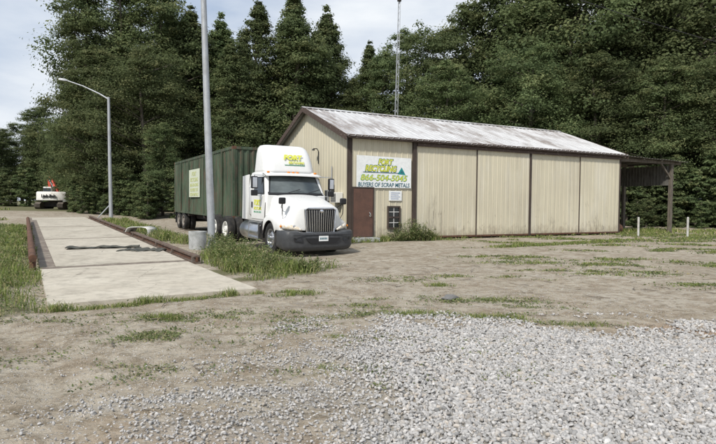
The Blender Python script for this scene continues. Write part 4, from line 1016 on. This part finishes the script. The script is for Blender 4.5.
MB().tube([(-0.9, 2.1, 2.2), (-1.5, 2.15, 3.4)], 0.07, 8).build('ram', 'chrome', EX)
MB().loft([[(-1.85, 1.9, 2.15), (-1.1, 1.9, 2.15), (-1.1, 2.7, 2.15), (-1.85, 2.7, 2.15)], [(-1.95, 1.9, 1.75), (-1.0, 1.9, 1.75), (-1.0, 2.9, 1.75), (-1.95, 2.9, 1.75)], [(-1.85, 2.1, 1.2), (-1.1, 2.1, 1.2), (-1.1, 2.6, 1.2), (-1.85, 2.6, 1.2)]]).build('bucket', 'frame_black', EX, bevel=0.03)
# ------------------------------------------------------------------ trees
def leaf_cards(P, N, size, r_, tint, warm, name, mat, parent, wratio=0.62):
    n = len(P)
    a = np.cross(N, r_.normal(size=(n, 3))); a /= np.linalg.norm(a, axis=1, keepdims=True) + 1e-9
    c = np.cross(N, a); s = size[:, None]
    fold = N * s * 0.12
    v = np.stack([P - a*s, P + c*s*wratio + fold, P + a*s, P - c*s*wratio + fold], 1).reshape(-1, 3)
    f = np.arange(n*4).reshape(-1, 4)
    return npmesh(name, v, [f], mat, {'tint': ('FACE', tint), 'warm': ('FACE', warm)}, parent=parent)
def crown_radius(kind, t_, H):
    if kind == 'leafy': return 0.235*H*np.power(np.clip(1-((t_-0.42)/0.60)**2, 0, 1), 0.55)
    if kind == 'broad': return 0.30*H*np.power(np.clip(1-((t_-0.52)/0.52)**2, 0, 1), 0.5)
    return 0.235*H*np.power(np.clip(1-t_**1.5, 0, 1), 0.74)*(1+0.13*np.sin(t_*17 + H) + 0.07*np.sin(t_*41))*1.08*(0.6+0.4*np.clip(t_/0.15, 0, 1)) + 0.006*H
def make_tree(kind, H, seed, nclump, per, lsize, name, t0=0.10):
    r_ = np.random.default_rng(seed)
    root = empty(name, (0, 0, 0))
    lobes = r_.random((9, 12))
    pts = [(0.02*H*math.sin(3*k/7+seed)*k/7, 0.02*H*math.cos(2*k/7+seed)*k/7, H*0.96*k/7) for k in range(8)]
    tb = MB().tube(pts, [0.016*H*(1-0.92*k/7)+0.02 for k in range(8)], 8)
    cl = []
    while len(cl) < nclump:
        t_ = t0 + (1-t0)*r_.random()**(0.95 if kind != 'pine' else 0.82)
        rm = crown_radius(kind, t_, H); lob = 1 + 0.28*math.sin(3*t_*7 + seed)
        an = r_.random()*2*PI; q = r_.random()**0.42
        lob2 = 0.78 + 0.30*math.sin(an*2 + seed*1.3 + t_*5) + 0.15*math.sin(an*5+t_*13)
        ga, gt = an/(2*PI)*12, t_*8; L_ = lobes[int(gt) % 9, int(ga + 3*t_) % 12]
        if L_ < (0.30 if kind != 'pine' else 0.16) and q > 0.35: continue
        rr = rm*q*max(0.35, lob2)*(0.72 + 0.5*L_)
        zc = t_*H - (0.05*H*q if kind == 'pine' else 0.0) + r_.normal()*0.012*H
        cl.append((rr*math.cos(an), rr*math.sin(an), zc, rm*0.22*(0.5+0.85*r_.random()) + (0.022 if kind != 'pine' else 0.026*(1-0.3*t_))*H))
    cl = np.array(cl)
    for i in range(0, len(cl), 5):
        x, y, z, cr_ = cl[i]; zb = max(0.06*H, z - 0.35*math.hypot(x, y) - 0.3)
        k = zb/(H*0.96)*7; px0 = 0.02*H*math.sin(3*k/7+seed)*k/7; py0 = 0.02*H*math.cos(2*k/7+seed)*k/7
        tb.tube([(px0, py0, zb), ((x+px0)/2, (y+py0)/2, (z+zb)/2+0.1), (x, y, z)], [0.0045*H*(1-0.6*z/H)+0.008, 0.003*H*(1-0.6*z/H)+0.006, 0.008], 5, False)
    tb.build('trunk', 'bark', root, smooth='all')
    n = nclump*per; ci = np.repeat(np.arange(nclump), per)
    d = r_.normal(size=(n, 3)); d /= np.linalg.norm(d, axis=1, keepdims=True)
    rad = r_.random(n)**0.62
    ang = np.arctan2(d[:, 1], d[:, 0])
    sq = 0.66
    wob = 1 + 0.25*np.sin(ang*3 + ci*1.7) + 0.15*np.sin(d[:, 2]*6 + ci)
    off = d * (rad*cl[ci, 3]*wob)[:, None]; off[:, 2] *= sq
    if kind == 'spruce':      # drooping sprays pushed outwards
        out = cl[ci, :2]; ln = np.linalg.norm(out, axis=1)+1e-6; off[:, :2] += out/ln[:, None]*(np.abs(off[:, 2:3]))*0.4
    off[:, 2] = np.where(off[:, 2] < 0, off[:, 2]*0.45, off[:, 2])
    P = cl[ci, :3] + off
    cd_ = P - np.array([0, 0, 0.42*H]); cd_ /= np.linalg.norm(cd_, axis=1, keepdims=True) + 1e-6
    N = d*0.75 + cd_*0.35 + r_.normal(size=(n, 3))*0.36 + np.array([0, 0, 0.38]); N /= np.linalg.norm(N, axis=1, keepdims=True)
    lim = 1.02*crown_radius(kind, np.clip(P[:, 2]/H, 0.02, 0.98), H) + 0.035*H
    ok = np.hypot(P[:, 0], P[:, 1]) < lim*(0.85 + 0.25*r_.random(n)); P, N, ci, n = P[ok], N[ok], ci[ok], int(ok.sum())
    size = lsize*(0.6+0.8*r_.random(n))
    ctint = r_.random(nclump)*0.7
    tint = np.clip(ctint[ci] + 0.30*r_.random(n), 0, 1); warm = np.clip(r_.random(nclump)[ci]*0.8 + 0.25*r_.random(n), 0, 1)
    leaf_cards(P, N, size, r_, tint, warm, 'crown', 'leaf', root)
    return root
PRO = {'leafy': [make_tree('leafy', 20, 11, 270, 175, 0.105, 'broadleaf_tree'), make_tree('leafy', 20, 23, 270, 175, 0.105, 'broadleaf_tree'), make_tree('broad', 20, 37, 290, 175, 0.11, 'broadleaf_tree', 0.14)],
       'pine': [make_tree('pine', 20, 5, 390, 110, 0.10, 'conical_tree', 0.22), make_tree('pine', 20, 8, 390, 110, 0.10, 'conical_tree', 0.28), make_tree('pine', 20, 61, 360, 120, 0.10, 'conical_tree', 0.33)],
       'bush': [make_tree('broad', 5, 51, 110, 90, 0.085, 'bush', 0.0), make_tree('leafy', 5, 57, 110, 90, 0.085, 'bush', 0.0)]}
used = set()
def plant(kind, x, y, H, label, cat, group=None, wide=1.0, pick=None):
    if kind == 'pine': wide *= random.uniform(1.0, 1.25)
    L = PRO[kind]; k = pick if pick is not None else random.randrange(len(L)); src = L[k]
    if (kind, k) not in used: used.add((kind, k)); o = src
    else: o = None
    base_H = 5 if kind == 'bush' else 20
    if o is None: o = copy_tree(src)
    s = H/base_H; o.location = (x, y, G(x, y)-0.1); o.rotation_euler = (R(random.uniform(-2, 2)), R(random.uniform(-2, 2)), random.uniform(0, 2*PI))
    o.scale = (s*wide, s*wide, s)
    for key in ('group',):
        if key in o: del o[key]
    tag(o, label, cat, group); return o
EDGE = 'trees of the wood edge'
FRONT = [
 ('leafy', -37.5, 72.0, 17.5, 'rounded green tree sloping down to the sky at the left end of the tall clump', .95),
 ('leafy', -28.2, 56.0, 23.2, 'tall broadleaf tree left of the street lamp, its top at the frame edge', .78),
 ('leafy', -25.4, 58.0, 25.0, 'tall dense tree straight behind the street lamp', 1),
 ('leafy', -21.6, 57.0, 24.0, 'tall dense tree just right of the street lamp', 1),
 ('leafy', -24.6, 51.0, 15.5, 'shorter leafy tree in front of the tall ones behind the lamp', 1.1),
 ('leafy', -19.6, 50.0, 15.0, 'shorter leafy tree between the street lamp and the container', 1.1),
 ('leafy', -29.5, 66.0, 13.5, 'low leafy tree at the left foot of the tall clump beside the excavator', 1.0),
 ('pine', -20.6, 60.0, 21.8, 'conical tree at the right shoulder of the tall clump', 1.0),
 ('pine', -18.2, 58.0, 21.7, 'narrow pointed tree left of the tall pole over the container', .95),
 ('leafy', -17.0, 47.0, 8.0, 'low leafy tree filling the ground behind the container rear', 1.1),
 ('pine', -15.6, 60.0, 21.4, 'pointed tree directly right of the tall pole', .9),
 ('pine', -12.7, 55.0, 17.2, 'shorter conical tree between two taller ones above the container', 1.0),
 ('pine', -11.0, 58.0, 22.4, 'tall conical tree above the front end of the container', .95),
 ('pine', -9.0, 60.0, 19.6, 'conical tree in the dip above the cab fairing', 1.0),
 ('pine', -6.8, 58.0, 23.2, 'tallest pointed tree left of the building ridge', 1.0),
 ('pine', -4.9, 60.0, 19.8, 'thin pointed tree close right of the tallest conical one', .8),
 ('pine', -3.1, 62.0, 22.8, 'slender spire tree last before the gap of sky', .85),
 ('pine', -16.9, 64.0, 19.5, 'conical tree in the second row, seen just over the container rear', 1.0),
 ('pine', -14.0, 65.0, 20.6, 'conical tree in the second row, right of the tall pole', 1.0),
 ('pine', -8.2, 66.0, 19.0, 'conical tree in the second row over the truck cab', 1.05),
 ('pine', -5.6, 67.0, 19.5, 'conical tree in the second row left of the building ridge', 1.05),
 ('pine', -0.9, 64.0, 16.0, 'short conical tree at the left side of the sky gap', 1.05),
 ('leafy', -1.0, 58.0, 13.0, 'low rounded tree at the foot of the sky gap', 1.0),
 ('pine', 1.2, 60.0, 18.6, 'pointed tree just left of the radio mast', 1.0),
 ('leafy', 3.1, 56.0, 16.3, 'rounded tree directly behind the radio mast', .9),
 ('leafy', 5.2, 57.0, 19.2, 'leafy tree just right of the radio mast', .95),
 ('leafy', 8.1, 55.0, 18.6, 'leafy tree where the wood starts to rise right of the mast', 1.05),
 ('leafy', 11.0, 54.0, 20.6, 'tall leafy tree with its top just under the frame edge right of the mast', 1.1),
 ('leafy', 7.2, 46.0, 13.4, 'pale leafy tree low behind the middle of the roof', 1.2),
 ('leafy', 14.6, 46.0, 14.6, 'leafy tree low behind the right half of the roof', 1.2),
 ('leafy', 20.2, 45.5, 14.0, 'leafy tree behind the right end of the roof', 1.2),
 ('leafy', 24.6, 43.5, 12.8, 'dense leafy tree behind the lean-to', 1.2),
 ('leafy', 28.4, 42.0, 13.2, 'dense leafy tree at the right edge of the picture', 1.2)]
for i, (k, x, y, H, lb, wd) in enumerate(FRONT):
    plant(k, x, y, H, lb, 'tree', EDGE, wd, i % 3)
for i, (x, y, H) in enumerate(((14.6, 54, 24.5), (17.6, 53, 24), (20.6, 52, 25.5), (23.6, 52, 25), (26.8, 50.5, 25), (30, 49, 24.5), (33.4, 48, 24.5), (37, 46, 24), (34, 42, 17))):
    plant('leafy', x, y, H, 'tall leafy tree of the wood at upper right, its top above the frame', 'tree', 'tall trees at upper right', 1.12, i % 3)
k = 0
for (x0, x1, y, H) in ((-30, -20, 66, 20), (-18, -2, 69, 10), (-14, 6, 76, 9), (6, 16, 63, 15), (17, 46, 61, 23), (20, 50, 70, 19), (-32, -22, 76, 20)):
    x = x0
    while x < x1:
        plant('leafy', x, y + random.uniform(-1.5, 1.5), H*random.uniform(0.9, 1.08), 'dark tree in the rows behind the front trees of the wood', 'tree', 'back rows of the wood', 1.15, k % 3); k += 1; x += 4.3 if y != 61 else 6.2
for i, (x, y, H, lb) in enumerate(((-55.9, 95, 17.2, 'distant rounded tree, tallest of those left of the excavator'), (-51.5, 93, 14.5, 'distant tree directly behind the excavator arm'), (-62.2, 100, 15.0, 'distant tree behind the left end of the road'), (-60.8, 92, 13.0, 'distant dark tree near the left edge'), (-64.5, 90, 16.0, 'distant dark tree cut by the left edge of the picture'), (-46.5, 92, 13.5, 'distant tree just right of the excavator'), (-42, 90, 14.5, 'distant tree half hidden by the tall clump'))):
    plant('leafy', x, y, H, lb, 'tree', 'distant trees at the left', 1.25, i % 3)
for i in range(13):
    plant('leafy', -84 + 4.6*i, 108 + 3*math.sin(i*2.0), 13.5 + 1.2*math.sin(i*1.7), 'dark tree of the farthest row at the left', 'tree', 'farthest trees at the left', 1.3, i % 3)
# bushes along the foot of the wood
k = 0
BL = ['distant bush in the line left of the excavator', 'green bush at the foot of the tall clump behind the street lamp', 'low bush just left of the street lamp foot', 'low green bush behind the container', 'green bush under the conical trees behind the truck and container', 'green bush behind the lean-to at the foot of the wood', 'taller bush in the second line behind the lean-to', 'small low bush at the grass edge beyond the lean-to']
for bi, (xa, ya, xb, yb, n, H) in enumerate(((-62, 86, -42, 84, 9, 5), (-25.2, 52, -17, 44, 12, 4.0), (-25.5, 48, -22, 46.5, 4, 2.4), (-17, 44.5, -6, 47, 9, 3.6), (-16, 52, 4, 52, 12, 4.2), (14, 44, 34, 38, 15, 4.8), (17, 47, 36, 41, 13, 7), (15, 40.5, 26, 38.5, 8, 2.4))):
    for i in range(n):
        f = (i + random.uniform(-.3, .3))/max(1, n-1)
        plant('bush', xa+(xb-xa)*f, ya+(yb-ya)*f+random.uniform(-.8, .8), H*random.uniform(0.75, 1.25), BL[bi], 'bush', 'bushes: ' + BL[bi], 1.1, k % 2); k += 1

# ------------------------------------------------------------------ weeds: leafy bush by the window
def weed_bush(name, x, y, z, rx, ry, H, nst, seed, label, cat, size=0.035, per=46):
    r_ = np.random.default_rng(seed); root = empty(name, (x, y, z), (0, 0, 0), label, cat)
    st = MB(); LP = []
    for i in range(nst):
        a = r_.random()*2*PI; q = math.sqrt(r_.random()); bx, by = rx*0.5*q*math.cos(a), ry*0.5*q*math.sin(a)
        h = H*(0.55+0.5*r_.random())*(1-0.3*q); tx, ty = bx + (rx*0.55*q+0.05)*math.cos(a), by + (ry*0.55*q+0.05)*math.sin(a)
        pts = [(bx, by, 0), ((bx+tx)/2*0.95, (by+ty)/2*0.95, h*0.55), (tx, ty, h)]
        st.tube(pts, [0.008, 0.006, 0.003], 4, False)
        for j in range(per):
            f = 0.12 + 0.88*r_.random(); p = Vector(pts[0]).lerp(Vector(pts[1]), f*2) if f < 0.5 else Vector(pts[1]).lerp(Vector(pts[2]), f*2-1)
            LP.append(p + Vector(r_.normal(size=3)*0.075*(1.1-0.5*f)*H**0.5))
    st.build('stems', 'grass_blade', root)
    P = np.array([tuple(p) for p in LP]); n = len(P)
    N = r_.normal(size=(n, 3))*0.6 + np.array([0, 0, 0.7]); N /= np.linalg.norm(N, axis=1, keepdims=True)
    leaf_cards(P, N, size*(0.6+0.8*r_.random(n)), r_, r_.random(n), r_.random(n), 'leaves', 'weed_leaf', root, 0.45)
    return root
for (t_, s_, rx, ry, H, n, lb) in ((2.75, -0.45, 0.75, 0.4, 1.0, 46, 'bushy green weed growing up beside the window'), (3.35, -0.55, 0.4, 0.35, 0.75, 22, 'smaller bushy weed at the foot of the middle door post'), (2.1, -0.5, 0.45, 0.3, 0.5, 20, 'low leafy weed under the window'), (-0.6, 1.5, 0.4, 0.4, 0.7, 18, 'leafy weed against the gable wall behind the truck nose')):
    p = BW(t_, s_); weed_bush('weed_bush', p[0], p[1], G(p[0], p[1]), rx, ry, H, n, int(t_*10)+9, lb, 'weed')
for i, (x, y, rx, H, lb) in enumerate(((-3.1, 14.0, 0.8, 0.85, 'tallest leafy weed clump between tall pole and truck wheel'), (-2.4, 12.9, 0.8, 0.62, 'leafy weed clump in front of the truck bumper'), (-4.3, 16.9, 0.45, 0.8, 'leafy weed clump right beside the tall pole'), (-1.3, 12.7, 0.5, 0.38, 'low weed clump nearest the truck bumper'), (-3.6, 15.3, 0.7, 0.72, 'weed clump hiding the truck fuel tank foot'))):
    weed_bush('weed_clump', x, y, G(x, y), rx, rx*0.8, H, 34, 70+i, lb, 'weed', 0.03)

# ------------------------------------------------------------------ grass blades (stuff)
def blades(name, patches, label, seed, wmul=1.0):
    r_ = np.random.default_rng(seed); BX = []; BH_ = []
    for (cx, cy, rx, ry, a, h, d_) in patches:
        n = int(rx*ry*PI*d_*1.2); q = np.sqrt(-np.log(1-0.93*r_.random(n)))*0.72; an = r_.random(n)*2*PI
        dx, dy = rx*q*np.cos(an), ry*q*np.sin(an); ca, sa = math.cos(a), math.sin(a)
        x = cx + dx*ca - dy*sa; y = cy + dx*sa + dy*ca
        cl_ = fbm(x*3.5, y*3.5, 2, seed); keep = cl_ > 0.36 + 0.12*r_.random(n)
        x, y, q = x[keep], y[keep], q[keep]
        BX.append(np.stack([x, y], -1)); BH_.append(h*(0.45+0.75*r_.random(len(x)))*(1.15-0.4*q)*(0.6+0.8*cl_[keep]))
    xy = np.concatenate(BX); h = np.concatenate(BH_)
    u, v = toUV(xy[:, 0], xy[:, 1])
    on = (u > 0.02) & (u < 3.66) & (v > 0.0) & (v < 33)        # nothing grows through the deck
    tx, ty = xy[:, 0]-B_A[0], xy[:, 1]-B_A[1]; bt = tx*B_D[0]+ty*B_D[1]; bs = tx*B_N[0]+ty*B_N[1]
    on |= (bt > -0.05) & (bt < LEN+0.05) & (bs > -0.08) & (bs < 9.2)
    xy, h = xy[~on], h[~on]; n = len(h)
    z = gz(xy[:, 0], xy[:, 1]) - 0.01
    dist = np.hypot(xy[:, 0], xy[:, 1]); w = (0.0028 + 0.0007*np.clip(dist-6, 0, 60))*(0.7+0.6*r_.random(n))*wmul
    an = r_.random(n)*2*PI; side = np.stack([np.cos(an), np.sin(an), np.zeros(n)], -1)
    la = r_.random(n)*2*PI; lean = np.stack([np.cos(la), np.sin(la), np.zeros(n)], -1)*(h*(0.15+0.75*r_.random(n)**1.5))[:, None]
    b0 = np.stack([xy[:, 0], xy[:, 1], z], -1); up = np.zeros((n, 3)); up[:, 2] = h
    m = b0 + up*0.55 + lean*0.3; t_ = b0 + up*0.97 + lean
    V = np.stack([b0 - side*w[:, None], b0 + side*w[:, None], m + side*w[:, None]*0.8, m - side*w[:, None]*0.8, t_], 1).reshape(-1, 3)
    i0 = np.arange(n)*5
    q4 = np.stack([i0, i0+1, i0+2, i0+3], -1); t3 = np.stack([i0+3, i0+2, i0+4], -1)
    tint = r_.random(n); warm = r_.random(n)
    o = npmesh(name, V, [q4, t3], 'grass_blade', {'tint': ('FACE', np.concatenate([tint, tint])), 'warm': ('FACE', np.concatenate([warm, warm]))})
    return tag(o, label, 'grass', kind='stuff')
blades('grass', PATCH, 'green and straw coloured grass in patches round the yard', 3)

def cover_leaves(name, patches, label, seed):
    r_ = np.random.default_rng(seed); PX, PH, DS = [], [], []
    for (cx, cy, rx, ry, a, h, d_) in patches:
        dist = math.hypot(cx, cy)
        if dist > 34: continue
        n = int(rx*ry*PI*(1000 if h < 0.15 else 1000)*min(1, 9/dist)); q = np.sqrt(-np.log(1-0.985*r_.random(n)))*0.92; an = r_.random(n)*2*PI
        dx, dy = rx*q*np.cos(an), ry*q*np.sin(an); ca, sa = math.cos(a), math.sin(a)
        x = cx + dx*ca - dy*sa; y = cy + dx*sa + dy*ca
        cl_ = fbm(x*4.5, y*4.5, 2, seed); keep = cl_ > 0.34 + 0.30*r_.random(n)
        PX.append(np.stack([x, y], -1)[keep]); PH.append(h*(0.05 + (0.40 if h < 0.15 else 0.75)*r_.random(keep.sum())**1.4)); DS.append(np.full(keep.sum(), dist))
    xy = np.concatenate(PX); hh = np.concatenate(PH); ds = np.concatenate(DS)
    u, v = toUV(xy[:, 0], xy[:, 1]); tx, ty = xy[:, 0]-B_A[0], xy[:, 1]-B_A[1]; bt = tx*B_D[0]+ty*B_D[1]; bs = tx*B_N[0]+ty*B_N[1]
    on = ((u > 0.02) & (u < 3.66) & (v > 0.0) & (v < 33)) | ((bt > -0.05) & (bt < LEN+0.05) & (bs > -0.08) & (bs < 9.2))
    xy, hh, ds = xy[~on], hh[~on], ds[~on]; n = len(hh)
    P = np.stack([xy[:, 0], xy[:, 1], gz(xy[:, 0], xy[:, 1]) + hh + 0.004], -1)
    N = r_.normal(size=(n, 3))*0.45 + np.array([0, 0, 0.9]); N /= np.linalg.norm(N, axis=1, keepdims=True)
    size = (0.008 + 0.0012*np.clip(ds, 0, 30))*(0.6+0.9*r_.random(n))
    o = leaf_cards(P, N, size, r_, r_.random(n), r_.random(n), name, 'weed_leaf', None, 0.5)
    return tag(o, label, 'weeds', kind='stuff')
cover_leaves('creeping_weeds', PATCH, 'low creeping broadleaf weeds mixed in the grass patches', 21)

# ------------------------------------------------------------------ gravel and scattered stones (stuff)
def rock_base(sub, k, seed):
    r_ = random.Random(seed); bm = bmesh.new(); bmesh.ops.create_icosphere(bm, subdivisions=sub, radius=1)
    for v in bm.verts: v.co *= 0.9 + 0.22*r_.random()
    for _ in range(k):
        n = Vector((r_.gauss(0, 1), r_.gauss(0, 1), r_.gauss(0, 1))).normalized(); d = 0.38 + 0.32*r_.random()
        for v in bm.verts:
            q = v.co.dot(n)
            if q > d: v.co -= n*(q-d)
    V = np.array([tuple(v.co) for v in bm.verts]); F = np.array([[v.index for v in f.verts] for f in bm.faces]); bm.free()
    return V, F
def stones(name, x, y, size, sub, seed, label, sink=0.25, cat='gravel', mat='stone', lift=0.022):
    r_ = np.random.default_rng(seed); n = len(x); VS, FS, TI, WA = [], [], [], []; off = 0
    kinds = r_.integers(0, 8, n); z = gz(x, y)
    for k in range(8):
        V, F = rock_base(sub, 9, 100+k); sel = np.where(kinds == k)[0]; m = len(sel)
        if m == 0: continue
        sc = np.stack([size[sel]*(0.8+0.5*r_.random(m)), size[sel]*(0.6+0.4*r_.random(m)), size[sel]*(0.45+0.45*r_.random(m))], -1)*0.5
        q = r_.normal(size=(m, 4)) * np.array([1, .35, .35, 1.6]); q /= np.linalg.norm(q, axis=1, keepdims=True); w_, a, b, c = q.T
        Rm = np.stack([np.stack([1-2*(b*b+c*c), 2*(a*b-c*w_), 2*(a*c+b*w_)], -1), np.stack([2*(a*b+c*w_), 1-2*(a*a+c*c), 2*(b*c-a*w_)], -1), np.stack([2*(a*c-b*w_), 2*(b*c+a*w_), 1-2*(a*a+b*b)], -1)], 1)
        L = V[None]*sc[:, None, :]; Wd = np.einsum('nij,nkj->nki', Rm, L)
        c0 = np.stack([x[sel], y[sel], z[sel] + size[sel]*(0.30-sink)*1.0 + lift*r_.random(m)**2], -1)
        Wd = Wd + c0[:, None, :]
        VS.append(Wd.reshape(-1, 3)); FS.append((F[None] + (np.arange(m)*len(V))[:, None, None] + off).reshape(-1, 3)); off += m*len(V)
        ti = np.clip(r_.normal(0.55, 0.17, m) - 0.35*(r_.random(m) < 0.04), 0, 1); TI.append(np.repeat(ti, len(F))); WA.append(np.repeat(r_.random(m), len(F)))
    o = npmesh(name, np.concatenate(VS), [np.concatenate(FS)], mat, {'tint': ('FACE', np.concatenate(TI)), 'warm': ('FACE', np.concatenate(WA))})
    return tag(o, label, cat, kind='stuff')
r_ = np.random.default_rng(99)
def sample(n, x0, x1, y0, y1, power=1.0):
    x = x0 + (x1-x0)*r_.random(n); y = y0 + (y1-y0)*r_.random(n)
    m = gravelmask(x, y); keep = r_.random(n) < m**power; return x[keep], y[keep]
gxs, gys = sample(130000, -3.6, 7.2, 2.6, 7.9, 1.2)
ok = np.abs(gxs) < gys*0.72 + 0.4
gxs, gys = gxs[ok], gys[ok]
stones('gravel', gxs, gys, (0.028 + 0.036*r_.random(len(gxs))**1.2)*(0.60+0.40*sstep(-0.4, 0.9, gxs)), 2, 5, 'pale grey crushed stone spread in the foreground')
nx_ = 60000; x = r_.uniform(-7, 9, nx_); y = 2.7 + 11*r_.random(nx_)**1.3
u_, v_ = toUV(x, y); keep = ~((u_ > -0.1) & (u_ < 3.7) & (v_ > -0.05)) & (fbm(x*0.9, y*0.9, 3, 41) > 0.33 + 0.25*r_.random(nx_)) & (np.abs(x) < y*0.75+0.5)
x, y = x[keep], y[keep]
stones('loose_stones', x, y, 0.008 + 0.022*r_.random(len(x))**3, 1, 6, 'small loose stones scattered over the packed dirt', 0.3, 'stones', 'stone', 0.0)
nx_ = 130000; x = r_.uniform(-7, 9, nx_); y = 2.7 + 12*r_.random(nx_)**1.3
u_, v_ = toUV(x, y); keep = ~((u_ > -0.1) & (u_ < 3.7) & (v_ > -0.05)) & (fbm(x*1.4, y*1.4, 4, 61) > 0.36 + 0.22*r_.random(nx_)) & (np.abs(x) < y*0.72+0.4)
x, y = x[keep], y[keep]
stones('dirt_crumbs', x, y, 0.007 + 0.020*r_.random(len(x))**3, 1, 8, 'crumbs of dry earth and grit over the yard', 0.25, 'dirt', 'clod', 0.0)
print('objects', len(bpy.data.objects), 'stones', len(gxs), len(x))
